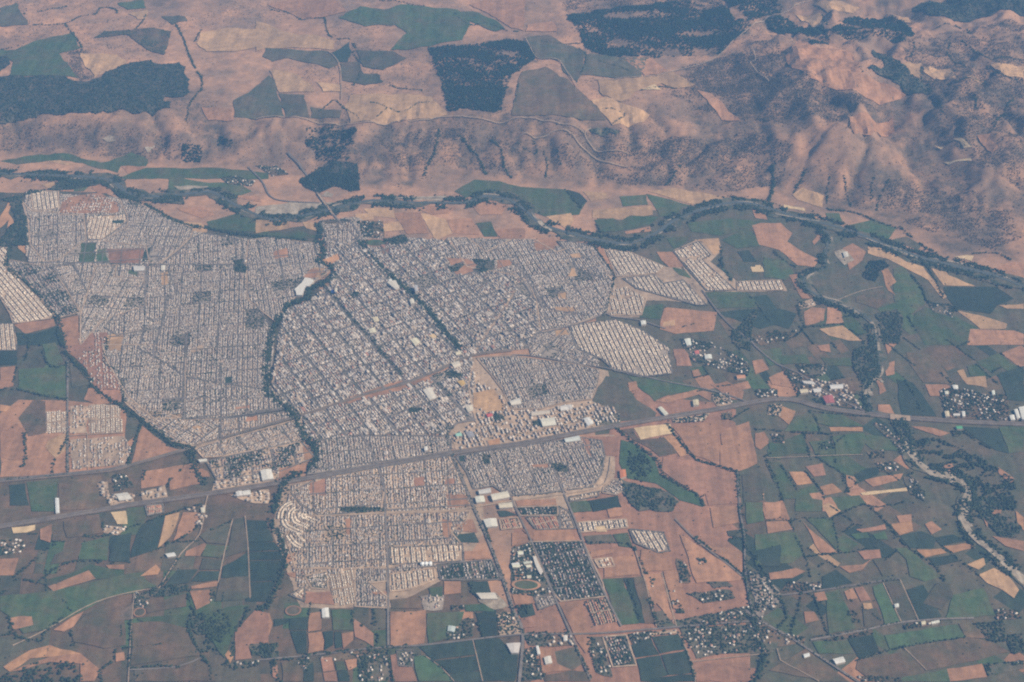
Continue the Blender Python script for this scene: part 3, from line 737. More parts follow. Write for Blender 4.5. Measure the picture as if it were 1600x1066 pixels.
WOODS = """
pine|.93|dense dark rectangular-ended plantation across the left of the plateau|A1|0,465 370,460 480,490 560,475 720,400 900,365 935,385 1070,375 1130,480 1130,550 1090,580 985,580 975,610 1020,610 1015,645 970,650 920,695 620,665 380,690 240,685 0,740
scrub|.8|narrow purplish wood strip beside the green plateau field|A1|405,300 500,290 495,400 530,470 470,485 430,400
pine|1.0|small dark round wood at the edge of the green plateau field|A1|0,345 45,350 60,385 0,430
pine|.78|square dark plantation in the middle of the plateau|F|669,75 800,62 822,66 838,90 812,112 800,118 783,173 775,177 700,173 691,134
pine|.66|broad dark woodland at the top of the plateau|A3|320,90 560,60 900,20 1230,20 1330,120 1480,110 1400,190 1330,240 1250,320 900,340 620,340 470,315
pine|.8|dark wood beside the plateau road at the top edge|A3|1250,-60 1599,-60 1599,80 1420,110 1290,40
pine|.9|dark forest filling the far right corner hills|A4|960,40 1000,20 1110,25 1200,-40 1599,-40 1599,100 1200,130 1090,100 940,70
pine|.68|dark wood on the rounded far hill|A4|460,170 540,110 800,80 900,150 940,220 840,260 700,220 470,240
pine|.7|dark wood below the plateau road|A4|40,120 200,100 420,170 440,270 330,270 220,210
pine|.95|dark diagonal wood between bare hill fields|A4|700,300 780,330 940,470 1040,500 1050,560 920,570 820,490 670,405 770,405
scrub|.7|grey-green woodland on the inner hill slope|A4|340,510 560,560 720,640 600,670 400,640 330,570
scrub|.66|thin scrub woodland around the plateau road|A3|1000,400 1240,340 1599,330 1599,560 1400,640 1150,540 1100,500
scrub|.62|thin scrub woodland spread over the upper plateau|A3|260,-60 1240,-60 1300,110 900,50 330,80
scrub|.62|thin scrub around the inner valley of the hills|A4|0,430 320,520 330,620 600,700 450,730 0,730
pine|1.0|dark straight-edged wood above the river bridge|F|467,283 505,262 512,255 557,258 563,298 548,300 525,292 500,302 475,292
pine|.5|patchy dark wood on the scarp above the bridge|A2|280,750 420,740 590,760 595,880 560,960 430,960 300,880
pine|.8|small dark square wood on the left scarp|A1|1080,850 1210,870 1190,970 1070,970
pine|.7|small dark copse on the left scarp|A1|1310,820 1390,830 1380,890 1300,870
scrub|.6|thin brown scrub over the scarp crest|A3|300,780 640,760 1000,820 1500,800 1540,960 1000,900 560,960 400,880
scrub|.7|dark scrub on the shaded eastern hillside|B4|780,90 900,70 1100,150 1320,150 1400,260 1200,290 960,270 740,270
scrub|.55|thin dark scrub on the near eastern hill|B4|880,330 1100,280 1500,260 1599,420 1400,500 1100,400
scrub|.6|dark scrub on the gullied scarp beyond the river bend|F|860,240 1000,225 1180,205 1240,225 1220,290 1130,300 1060,290 980,290 900,275
scrub|.5|brown scrub on the scarp beyond the left river fields|F|0,195 130,190 230,200 330,235 300,250 120,240 0,235
scrub|.5|scrub on the scarp between the dark wood and the hill track|F|590,215 700,200 800,215 830,250 800,270 700,260 620,262
scrub|.7|dark scrub across the plateau right of the pale plateau road|F|1060,120 1130,90 1210,60 1260,110 1340,150 1380,175 1250,195 1120,180 1050,150
scrub|.6|dark scrub on the high hills near the far corner|F|1400,60 1600,40 1600,150 1500,180 1440,140 1420,100
scrub|.6|dark scrub on the hills at the right edge|F|1450,190 1600,160 1600,300 1520,260
pine|.9|dark kidney-shaped plantation beside the side river|B4|680,570 770,555 800,600 740,630 720,690 640,660
leaf|.75|dark wood along the side river bend|B4|720,880 840,850 880,900 860,1060 760,1060
leaf|.8|dark wood on the side river bank beyond the motorway|C4|590,100 720,70 740,200 720,260 620,290 580,180
leaf|.5|broad riverside woodland below the motorway bridge|C4|970,640 1100,640 1300,720 1430,800 1540,880 1540,1060 1290,1060 1280,930 1200,860 1050,820 950,740
leaf|.7|riverside wood beside the gravel channel|D4|1290,-40 1480,-10 1400,80 1480,60 1590,150 1560,210 1470,210 1390,130 1330,90
leaf|.85|dark narrow wood crossing the green fields east of the campus|F|1144,517 1155,512 1181,486 1175,523 1173,549 1144,536
leaf|.9|dark clump of trees in the wooded gully|D1|1130,660 1200,680 1230,780 1180,790 1110,740
leaf|.85|long dark tree belt beside the farmstead|D1|890,510 1110,490 1140,530 900,560
scrub|.8|dark brownish orchard beside the farmstead lane|D1|720,650 790,600 780,700 710,700
leaf|.45|patchy trees around the orange hillock|D1|0,1040 200,960 350,940 500,960 480,1080 0,1080
leaf|.6|dark farm trees beside the wooded gully|D1|1480,850 1599,840 1599,940 1500,910
leaf|.5|scattered trees down the wooded gully|D1|1180,660 1380,640 1380,780 1320,940 1220,860
leaf|.85|dark clump of trees around a farmhouse|D2|10,850 130,840 140,920 40,925
leaf|.7|broad riverside woodland at the left end of the river|B1|0,200 240,160 400,70 620,90 760,170 1080,180 1100,230 900,210 740,190 600,110 350,150 180,140 120,200 140,280 180,480 60,470 0,500 0,440 90,330 60,220
leaf|.75|dark wood at the right edge below the lane|D4|1310,720 1480,700 1500,820 1400,820
leaf|.85|dark wood in the lower right corner fields|D4|1500,790 1599,770 1599,890 1530,900
leaf|.45|tree groups along the golf fairways|C3|690,700 760,690 830,780 840,880 760,900 700,850
leaf|.6|trees around the villas below the golf course|C3|640,870 720,900 900,940 1000,1010 960,1066 760,1066 660,960
leaf|.8|dark park trees by the running track|X|680,230 770,200 780,270 720,270
leaf|.8|dark park trees behind the running track|X|900,200 1100,160 1140,230 1000,250 920,240
leaf|.75|dark trees of the sports park|U|340,330 430,300 500,310 430,370 360,380
leaf|.6|trees on the far side of the sports park|U|540,260 760,270 760,340 640,390 580,360 600,310
leaf|.8|trees of the green square in the old town|X|590,680 690,660 680,720 620,720
leaf|.9|dark trees around the mall bend of the creek|Y|640,600 780,560 740,720 640,720
leaf|.85|dark park trees on the left town edge|Q|1050,150 1150,150 1170,270 1060,260
leaf|.8|small dark park among the houses right of the motorway bridge|W|910,260 1000,250 1090,310 1060,340 940,310
leaf|.85|small round park in the southern grid|S|0,450 80,430 110,460 60,500 0,490
leaf|.8|park trees beside the station|S|320,130 400,110 480,150 440,190 340,180
leaf|.8|trees by the red-roofed hall|S|750,490 830,510 855,560 760,560
leaf|.8|trees by the grey sports hall|S|500,670 560,670 590,720 540,720
leaf|.75|trees in the block beside the main avenue|S|640,850 720,880 710,960 640,930
leaf|.8|dark trees by the white sheds in the east|S|1090,560 1150,560 1170,610 1110,610
leaf|.85|dark tree belt through the southern terraces|V|290,650 680,650 690,690 420,700 300,690
leaf|.5|dark trees in the strip of old villas|D3|0,640 40,600 120,620 100,680 40,690
leaf|.8|dark trees around the school field|K|400,740 640,900 640,1000 480,900
leaf|.7|dark trees at the motorway junction meadow|C4|340,395 400,390 430,420 370,420
leaf|.8|dark pond-side trees by the motorway|C4|1170,590 1230,590 1220,620 1180,620
leaf|.8|dark trees below the hill track|A3|460,775 560,765 640,790 620,810 500,800
"""
# name|kind|width m|label|tile|line     kind: a asphalt, s street, d dirt, v verge, w water, x gravel
ROADS = """
verge|v|34|dry grass verge of the motorway crossing the whole valley|F|-40,831 0,824 79,811 168,796 223,787 310,775 420,758 505,744 589,729 707,709 820,693 905,677 1023,656 1115,641 1180,629 1219,624 1251,628 1285,638 1351,647 1416,654 1508,660 1600,664 1660,668
motorway|M|8|two-lane motorway carriageway crossing the whole valley|F|-40,831 0,824 79,811 168,796 223,787 310,775 420,758 505,744 589,729 707,709 820,693 905,677 1023,656 1115,641 1180,629 1219,624 1251,628 1285,638 1351,647 1416,654 1508,660 1600,664 1660,668
railway_strip|v|22|brown railway strip running across the town|F|-40,757 0,753 63,747 171,736 200,729 283,705 305,698 420,664 463,652 516,636 581,614 634,600 700,573 740,556 800,548
road|a|12|country road beside the railway left of town|F|-40,755 0,751 63,745 171,734 200,727
road|a|12|main avenue running south from the old town|F|743,658 715,662 699,680 705,709 720,743 741,796 757,831 781,891 802,954 817,991 810,1080
road|a|10|straight avenue through the southern terraces|F|563,677 584,714 600,761 602,798 606,886 607,1014
road|a|9|lane lined with houses across the bottom of the view|F|400,1033 487,1025 584,1014 662,1009 778,996 826,992 931,991 1057,981 1183,971
road|a|10|diagonal road leaving the lower right crossroads|F|1165,955 1180,967 1232,996 1285,1030 1337,1064 1380,1090
road|a|9|lane through the crossroads village|D4|140,555 270,540 420,520 580,495 740,470 860,455
road|a|9|lane past the long green field|D4|330,820 440,800 700,750 870,715 1110,695 1300,690
road|a|9|curving town road past the tan pitch|F|824,544 834,528 850,517 885,512 915,504 947,491 957,496 997,501 1040,515
road|a|9|road from the old town to the motorway|F|800,556 831,557 905,570 957,578 1036,596 1115,612 1165,628
road|a|9|road from the terraces to the motorway junction|F|1097,454 1120,486 1144,512 1173,533 1180,542 1214,570 1246,583 1280,607 1311,625 1351,643
road|a|10|straight road along the far edge of town|F|47,411 157,412 234,415 388,414 435,412
road|a|8|street down the far housing estate|F|270,347 247,412
road|a|8|street through the left terraces|F|228,415 226,480
road|a|9|wide street in the left town|F|262,462 252,512 241,538 240,560
road|a|10|straight street down the left town|F|292,520 287,590 286,655
road|a|10|long straight street in the left town|F|344,571 345,695
road|a|9|cross street in the left town|F|238,625 340,622 399,618
road|a|9|cross street near the railway in the left town|F|278,656 344,654 442,641
road|a|10|straight road beside the white gridded estate|F|106,565 106,738
road|a|10|dark straight street through the old town|F|506,447 524,466 548,497 575,524 600,555 628,586
road|a|10|street of dark trees beyond the station|F|678,593 703,619 724,642 743,658
road|a|16|wide boulevard under trees in the old town|F|575,395 594,415 625,445 650,466 673,492 699,524 717,545
road|a|10|approach road to the river bridge|F|450,240 470,262 487,285 500,310 521,336 535,352 560,375
road|a|8|road across the far fields to the bridge|F|388,262 410,285 430,312 500,318
road|d|9|dirt road bending past the near terraces|F|494,808 602,802 699,799 739,794 805,783 875,774 936,762 950,746 955,715
road|a|8|long straight lane beside the leafy villas|F|760,690 793,766 812,809 831,848 863,925 889,985 923,1064
road|a|8|lane past the red-tiled estate|F|860,720 882,774 903,825 923,880 947,933 971,980
road|d|5|dirt lane beside the striped fields|F|993,862 1010,917 1026,980
road|d|5|dirt lane between bare fields|F|1034,896 1057,980
road|a|7|diagonal lane from the golf villas|F|1055,812 1089,846 1141,886 1165,907
road|a|8|straight lane under trees beside the orchards|F|1152,738 1156,798 1163,838 1165,899 1178,967
road|d|6|pale farm road curving through the left fields|F|325,775 322,786 312,836 284,865 249,920
road|d|5|pale farm road past the green strips|F|249,920 213,925 168,936 131,951 71,986 20,1010
road|d|5|straight dirt lane below the farmstead|F|210,928 205,986 202,1041 200,1080
road|a|7|lane along the bottom left fields|F|202,1048 278,1043 315,1028
road|d|5|pale track beside the ladder of fields|F|383,807 388,860 391,936
road|d|5|pale track through the dull fields|F|364,812 352,860 341,912
road|d|8|pale road across the plateau|F|931,126 1005,121 1052,113 1086,105 1125,87 1149,63 1183,37 1220,24 1266,2
road|k|12|wide pale diagonal street in the old town|F|806,455 780,495 752,535 741,556
road|a|9|dark street through the right town|F|797,407 817,428 845,475 855,505
road|k|12|pale winding road past the bare tan field|F|741,560 741,569 733,600 738,635 748,668 761,698
road|k|9|pale street below the motorway|F|595,800 600,770
road|a|8|street climbing through the right terraces|F|810,428 847,478 918,494
road|k|9|pale straight road beside the creek|F|448,525 440,560 432,585 425,600
track|d|6|pale track along the scarp edge|F|400,188 463,184 557,194 640,191 699,184 778,194 820,186 875,194
track|d|6|pale hill track winding down the scarp|A3|0,850 80,800 150,830 280,780 350,800 390,850 450,910 560,970 690,1000
track|d|6|pale looping hill track|A3|690,920 540,910 470,870 435,800 470,770
track|d|5|pale hill track from the loop|A3|270,740 380,760 430,800
track|d|5|pale straight plateau track|F|513,81 531,105 534,157
track|d|5|pale plateau track between grey fields|A3|80,230 150,350 270,360 340,450 390,520
track|d|5|pale plateau track by the right wood|A3|1430,280 1450,360 1420,380 1480,450 1530,490
track|d|5|pale track across the gravel workings|B4|480,805 620,750 760,720
track|d|4|pale track through the orchard blocks|D2|1290,815 1350,1066
track|d|4|pale diagonal orchard track|D2|1000,910 1100,980 1180,1066
track|d|4|pale lane edging the dark vineyards|D3|990,780 1040,880 1090,1040 1092,1080
track|d|4|pale lane through the bare villa plots|D3|1070,950 1300,925 1480,905
track|d|4|pale lane between meadow strips|C4|70,750 240,745 450,735 640,730
track|d|4|dirt lane through the white gridded estate|C1|520,600 525,820
track|d|5|dirt street across the white gridded estate|C1|410,620 530,610 740,600
track|d|5|pale track between the lower right fields|D4|1020,1000 900,880 880,860
track|d|4|pale track along the bright green field|D4|760,480 870,715
track|d|4|pale track along the vineyard strip|D4|860,455 970,700
track|d|4|pale curved farm track at the bottom|D4|130,870 150,940 260,1000 380,1066
riverside|h|74|dark scrubby banks of the main river|F|-40,268 0,272 90,275 170,282 200,303 250,308 300,303 330,301 355,313 380,327 420,343 452,341 505,331 547,320 584,314 636,317 728,317 749,308 790,312 820,328 839,347 879,362 931,375 984,381 1023,366 1062,342 1115,323 1167,318 1232,336 1285,349 1337,365 1390,386 1442,404 1495,417 1547,430 1600,449 1650,465
river|w|19|shallow grey-blue channel of the main river|F|-40,268 0,272 90,275 170,282 200,303 250,308 300,303 330,301 355,313 380,327 420,343 452,341 505,331 547,320 584,314 636,317 728,317 749,308 790,312 820,328 839,347 879,362 931,375 984,381 1023,366 1062,342 1115,323 1167,318 1232,336 1285,349 1337,365 1390,386 1442,404 1495,417 1547,430 1600,449 1650,465
riverside|h|52|green scrubby banks of the side river|F|1285,360 1295,370 1288,407 1290,417 1259,431 1259,449 1285,467 1306,473 1337,486 1364,507 1369,538 1374,580 1364,596 1358,625 1364,643 1403,656 1416,688 1427,717 1456,740 1495,748 1513,767 1505,798 1505,815 1521,841 1555,867 1579,891 1620,925
river|w|10|narrow channel of the side river|F|1285,360 1295,370 1288,407 1290,417 1259,431 1259,449 1285,467 1306,473 1337,486 1364,507 1369,538 1374,580 1364,596 1358,625 1364,643 1403,656 1416,688 1427,717 1456,740 1495,748 1513,767 1505,798 1505,815 1521,841 1555,867 1579,891 1620,925
gravel_bar|x|30|pale gravel bed of the side river below the motorway|F|1412,690 1427,717 1456,740 1495,748 1513,767 1505,798 1505,815 1521,841 1555,867 1579,891 1620,925
gravel_bar|x|14|pale gravel along the side river upstream of the motorway|C4|730,60 735,110
gravel_bar|x|14|pale gravel loop of the side river by the motorway|C4|690,380 685,320 720,275 760,300
gravel_bar|x|15|pale gravel bar below the motorway bridge|C4|940,760 1010,820 1070,845
gravel_bar|x|18|wide pale gravel bar in the curved channel|C4|1150,880 1220,910 1260,950 1250,1000
gravel_bar|x|34|long pale gravel bar of the side river|D4|1240,20 1245,110 1270,150
gravel_bar|x|18|pale gravel along the lower side river|D4|1330,230 1430,310 1470,350
gravel_bar|x|18|pale gravel at the right edge channel|D4|1540,390 1599,470
gravel_bar|x|16|pale gravel strip beside the main river bend|B3|160,330 190,360 240,385
gravel_bar|x|12|pale gravel streak in the main river beyond the braids|B4|120,285 250,310 380,330
gravel_bar|x|12|pale gravel streak in the main river by the far bank|B4|660,430 760,470 880,500
gravel_bar|x|12|pale gravel streak in the main river near the right edge|B4|1040,550 1200,575 1300,600
gravel_bar|x|14|pale sandy bank below the river bridge|B2|820,190 960,190 1130,185
gravel_bar|x|16|pale gravel curve of the side river|B4|470,815 560,850 620,890
gravel_bar|x|12|thin pale gravel edge of the side river|B4|690,930 715,970 720,1010
"""
# half-width m | spacing m | tree height m | label | tile | line
TREES = """
26|7|9|main river bank|F|-40,266 0,268 90,270 170,276 200,297 250,302 300,297 332,295 358,307 384,321 420,338 452,336 505,326 547,315 584,308 636,311 728,311 749,302 790,306 820,320 842,342 879,355 931,368 984,374 1023,358 1062,335 1115,316 1167,311 1232,330 1285,343 1337,359 1390,379 1442,397 1495,410 1547,422 1600,441
26|7|9|main river bank|F|-40,274 0,278 90,281 170,290 200,310 250,315 300,310 328,308 352,320 378,334 420,350 452,346 505,337 547,326 584,320 636,323 728,323 749,314 790,320 815,334 836,354 879,369 931,382 984,389 1023,373 1062,349 1115,330 1167,325 1232,343 1285,356 1337,372 1390,393 1442,411 1495,424 1547,437 1600,457
22|7|9|side river bank|F|1280,362 1290,372 1282,407 1284,417 1253,431 1253,449 1280,471 1306,478 1332,490 1358,510 1363,540 1368,580 1358,596 1352,625 1358,645
22|8|9|side river bank|F|1408,656 1422,688 1434,714 1460,734 1498,742 1520,764 1513,798 1513,815 1529,838 1560,862 1585,885
16|9|9|side river bank|F|1398,660 1410,690 1421,720 1452,747 1490,755 1505,770 1498,798 1498,815 1514,846 1548,872 1575,898
14|7|8|lower river arm|F|200,308 240,327 275,347 325,358 380,367 440,373 498,378
20|6|9|town creek|F|497,350 500,356 501,384 505,394 498,408 520,419 519,434 506,443 483,454 481,466 459,474 449,477 444,488 432,505 424,520 422,537 418,560 418,590
20|6|9|town creek|F|418,590 415,606 424,621 445,635 462,653 471,672 480,688 490,697 496,714 479,735 450,748 437,772 428,796
14|7|8|canal at the town edge|F|428,796 424,820 439,841 445,873 434,912 421,943 405,955
14|8|8|creek at the left town edge|F|16,386 10,415 29,433 52,452 87,494 100,538 92,520 105,554 136,586 147,607 184,633
18|7|8|creek beside the diagonal terraces|F|184,633 223,659 249,677 268,693 297,701 299,720 305,733 320,756
9|8|7|canal in the left town|F|168,528 165,567 184,583 194,628
22|6|10|boulevard|F|612,432 625,445 650,466 673,492 699,524 717,545
15|8|9|boulevard|F|560,378 575,395 594,415 612,432
7|8|8|dark old-town street|F|506,447 524,466 548,497 575,524 600,555 628,586
9|7|8|street beyond the station|F|685,600 703,619
7|10|7|main avenue|F|715,662 699,680 705,709 720,743 741,796 757,831 781,891 802,954 817,991
4|14|6|left-town streets|F|344,571 345,695
4|13|6|left-town streets|F|292,520 287,590 286,655
5|10|6|left-town streets|F|262,462 252,512 241,538
3|14|6|left-town streets|F|278,656 344,654 442,641
4|13|6|left-town streets|F|47,411 157,412 234,415 388,414
6|9|7|gridded estate road|F|106,565 106,738
9|8|8|lane by the bare fields|F|963,670 994,696 1026,719 1036,743 1057,756 1091,775 1099,790
7|8|8|lane by the bare fields|F|1041,662 1083,714 1115,727 1152,738
9|7|8|orchard lane|F|1152,738 1156,798 1163,838 1165,899 1178,967
14|7|9|creek at the lower right|D3|1440,690 1460,780 1490,860 1500,930 1450,1040 1430,1080
5|9|7|field edge|D3|1420,290 1480,420 1599,590
6|9|8|field edge|D4|0,320 80,460 150,580 190,680 140,740
6|9|8|field edge|D4|280,540 250,640 210,780
5|9|7|field edge|D4|210,100 250,220 300,330 340,490
6|9|8|field edge|D4|690,30 800,140 870,230 960,300 1080,390 1120,460
5|9|7|field edge|D4|300,320 400,310 590,290 720,265
6|9|7|field edge|D4|1110,260 1200,330 1330,430
5|9|7|field edge|D4|460,100 490,240 500,290
4|12|7|field edge|D4|350,550 400,700 430,790
5|12|7|field edge|D4|60,110 130,95 220,110 280,90 440,95 480,80 640,10
8|8|8|field edge|D4|1310,720 1370,790 1420,820 1500,820
4|12|7|field edge|D4|600,940 880,860 1250,800
4|9|7|field edge|D4|440,800 700,745 870,712
4|10|7|field edge|D4|340,530 580,495 860,455
4|14|7|diagonal road|F|1180,967 1232,996 1285,1030 1337,1064
5|9|7|field edge|C4|320,470 360,510 385,600
6|8|8|field edge|C4|290,600 325,735
6|8|8|field edge|C4|170,230 220,300 260,380
6|9|8|field edge|C4|70,760 130,900 165,1000
6|9|8|field edge|C4|160,800 250,940
5|9|7|field edge|C4|300,830 380,920 410,990
6|8|8|field edge|C4|520,830 555,950
6|8|8|field edge|C4|890,290 940,370 1000,500
6|8|8|field edge|C4|1100,240 1200,330 1320,430 1440,530
7|8|8|field edge|C4|1240,590 1310,640 1400,690
6|9|8|field edge|C4|60,740 90,720
5|9|8|field edge|C4|0,575 170,590 330,600 460,605
5|9|7|field edge|C4|450,620 480,770
5|9|7|field edge|C4|650,1020 720,1040 900,1010
4|11|7|motorway edge|C4|320,465 520,490 690,500
5|9|7|field edge|C4|1320,190 1400,270 1440,300
9|8|9|side stream|C4|880,520 920,640 940,740
8|8|8|side stream|B3|1240,560 1300,680
7|8|8|field edge|B3|320,140 410,250
6|8|8|field edge|B3|490,330 530,395
6|8|8|field edge|B3|1230,600 1250,560 1240,480
6|8|8|town ditch|B3|490,480 600,640 600,700 560,860 540,890
6|9|8|field edge|B4|110,510 180,570 240,600
6|9|8|field edge|B4|1020,590 1070,680 1120,780
7|8|8|field edge|B4|930,650 990,730 1030,810 1160,830 1200,860
5|9|8|field edge|B4|910,900 960,980
7|8|8|hill foot|B4|440,260 600,280 720,330 840,370
7|8|8|hill foot|B4|860,360 900,400 990,470 1060,510
6|9|8|hill foot|B4|1290,520 1440,520 1520,560
6|9|8|valley road|B4|250,830 270,900 280,980 180,1040
5|9|8|field edge|B4|520,940 600,1000 650,1060
5|10|7|field edge|B4|290,960 420,950 520,940
8|7|8|hill gully|B4|80,200 110,120 100,0
8|7|7|hill gully|B4|220,170 270,90 300,20
6|8|7|hill gully|B4|430,250 430,150 450,40
6|8|7|hill gully|B4|570,240 545,170 530,60
6|8|7|hill gully|B4|720,270 740,190 800,80
6|8|7|hill gully|B4|700,190 690,120 710,70
9|7|8|hill gully|B3|1530,210 1550,120 1550,0
8|7|7|scarp gully|B3|920,110 960,60 1000,0
6|8|7|scarp gully|A3|190,900 210,980 200,1060
6|8|7|scarp gully|A3|30,850 100,900 150,910 120,810
6|8|7|scarp gully|A3|270,900 290,980
10|7|7|scarp gully|A2|1210,810 1280,890 1330,960 1370,1040
9|7|7|scarp gully|A2|1400,840 1460,890 1480,1000 1520,1060
9|7|7|scarp gully|A2|1090,770 1070,880 1030,970 1000,1050
6|7|7|plateau stream|A1|140,85 240,70 400,40
6|7|7|plateau stream|A1|200,150 390,140 480,100 570,85 600,50 680,55 700,80
6|7|7|plateau stream|A1|390,145 420,190 470,250 490,300
7|7|7|plateau stream|A1|1050,150 1100,250 1130,340 1170,420 1200,460
6|7|7|plateau stream|A1|1200,460 1200,530 1130,620 1110,720
5|7|7|plateau stream|A1|1160,250 1190,190 1200,180
6|7|7|plateau stream|A1|800,180 840,140 870,90
5|8|7|plateau stream|A1|0,300 110,275
6|7|7|plateau stream|A2|410,110 430,200 480,235 560,235 600,290
6|7|7|plateau stream|A2|570,250 610,320
5|7|7|plateau stream|A2|575,310 615,380 615,450 580,510
5|7|7|plateau stream|A2|680,610 780,640 870,670 960,620 1030,610
5|7|7|plateau stream|A2|720,700 780,650
5|8|7|plateau stream|A2|800,510 880,530 990,540
5|8|7|plateau stream|A2|480,600 530,650 600,690 610,720
5|8|7|plateau stream|A2|380,670 460,600
6|7|7|plateau stream|A2|740,5 850,10 930,30 1000,40
6|7|7|plateau stream|A2|1180,80 1270,150 1380,145 1500,185 1560,190
5|7|7|plateau stream|A2|90,60 200,80 270,120 320,110 410,110
5|7|7|plateau stream|A3|160,220 180,250 260,260 340,265 400,260
6|7|7|plateau stream|A3|390,280 440,330 430,400 400,450
6|7|7|plateau stream|A3|520,370 600,390 680,420 750,435
6|7|7|plateau copse|A3|430,480 500,490
5|7|7|plateau stream|A3|540,650 600,650 670,690 600,740
5|7|7|plateau edge|A3|760,540 880,520 980,530
5|7|7|plateau edge|A3|20,610 40,500
5|7|7|hill stream|A4|400,90 430,150
6|7|7|hill stream|A4|940,230 950,300 920,340
6|7|7|hill stream|A4|1160,260 1150,330 1250,400
6|7|7|hill stream|A4|990,400 990,470 1060,490 1200,490 1370,490
6|7|7|hill stream|A4|1380,400 1420,440 1500,460 1599,480
6|7|7|hill stream|A4|1230,240 1300,300 1390,350 1599,360
6|7|7|hill stream|A4|1080,170 1200,160 1280,200
6|8|7|hill stream|A4|620,400 640,430
7|8|7|hill gully|A4|1090,600 1110,680
7|8|7|hill gully|A4|1300,570 1320,650
8|7|7|hill gully|A4|1420,760 1480,690 1530,600
6|8|8|meadow ditch|C1|0,345 80,330 200,365 400,400
6|8|8|meadow ditch|C1|100,10 170,50 150,160
6|8|8|meadow ditch|C1|240,70 300,200 400,190
5|9|7|meadow ditch|C1|70,340 100,210
7|9|8|meadow ditch|C1|150,600 150,760 130,800
6|9|8|meadow ditch|C1|400,640 330,760 310,840
7|8|8|meadow ditch|C1|840,550 790,690 760,790
6|9|8|field edge|C1|860,820 850,900
5|9|7|railway edge|C1|0,880 240,862 400,845
6|9|8|field edge|C1|1080,820 1010,880 1000,920
7|9|8|stream|D1|0,550 80,500 100,460 200,470
6|9|8|stream|D1|220,480 320,400 430,350 600,350 640,360 770,355
5|9|8|stream|D1|90,440 210,340 290,270 330,250
6|9|8|canal road|D1|500,200 640,195 800,140 1090,40 1200,10
7|9|8|tree group|D1|590,70 620,150
6|9|8|canal road|D1|930,280 1000,250 1100,200 1200,120
6|9|8|lane|D1|1260,160 1300,150 1380,110
6|9|8|lane|D1|960,500 1020,400 1060,340
6|9|8|lane|D1|1140,470 1190,400
5|8|8|lane|D1|780,700 780,850 770,970
7|9|8|field edge|D1|60,690 90,790 240,820 270,770 370,690
6|9|8|field edge|D1|1120,540 1160,660
7|9|8|field edge|D1|1120,740 1180,880 1240,960
5|9|8|field edge|D1|780,990 960,970 1060,980
6|8|8|field edge|D1|690,870 670,940 600,1000 610,1066
7|9|8|field edge|D1|1380,800 1390,900 1330,970
7|8|8|field edge|D1|420,770 430,850
6|9|8|field edge|D1|370,560 420,650
8|8|8|gully edge|D1|1400,760 1450,690 1500,620 1599,630
6|8|8|field edge|D2|575,640 575,720
6|8|8|field edge|D2|700,640 705,730
6|8|8|field edge|D2|620,730 720,780 715,850
7|8|8|field edge|D2|1270,480 1300,540 1390,540
7|8|8|field edge|D2|1310,660 1350,800
6|8|8|field edge|D2|780,880 800,980 820,1066
7|8|8|lane|D2|640,950 660,1066
6|9|8|lane|D2|300,910 500,890 700,870 900,855
5|9|7|orchard edge|D2|940,910 1000,910 1100,980 1170,1066
6|9|8|lane|D2|100,940 230,930 330,915
6|9|8|field edge|D2|110,960 130,1040 150,1066
6|9|8|field edge|D2|260,930 300,1000
7|8|8|field edge|D2|1370,160 1400,260
6|9|8|lane|D3|100,780 340,775
6|9|8|lane|D3|990,745 1200,730 1440,705
8|7|8|field edge|D3|820,580 860,720
6|8|8|field edge|D3|690,460 730,600 760,700
6|8|8|field edge|D3|730,270 800,430
6|9|8|field edge|D3|440,240 640,240 720,270
5|9|8|villa plots|D3|1100,240 1160,270
6|9|8|field edge|D3|1260,780 1340,840 1400,880
7|8|8|field edge|D3|120,870 170,990 190,1040
6|8|8|field edge|D3|340,800 400,900 480,1066
6|8|8|field edge|D3|990,770 1040,880 1085,1040
7|8|8|lane|D3|1090,210 1280,350 1390,450
"""
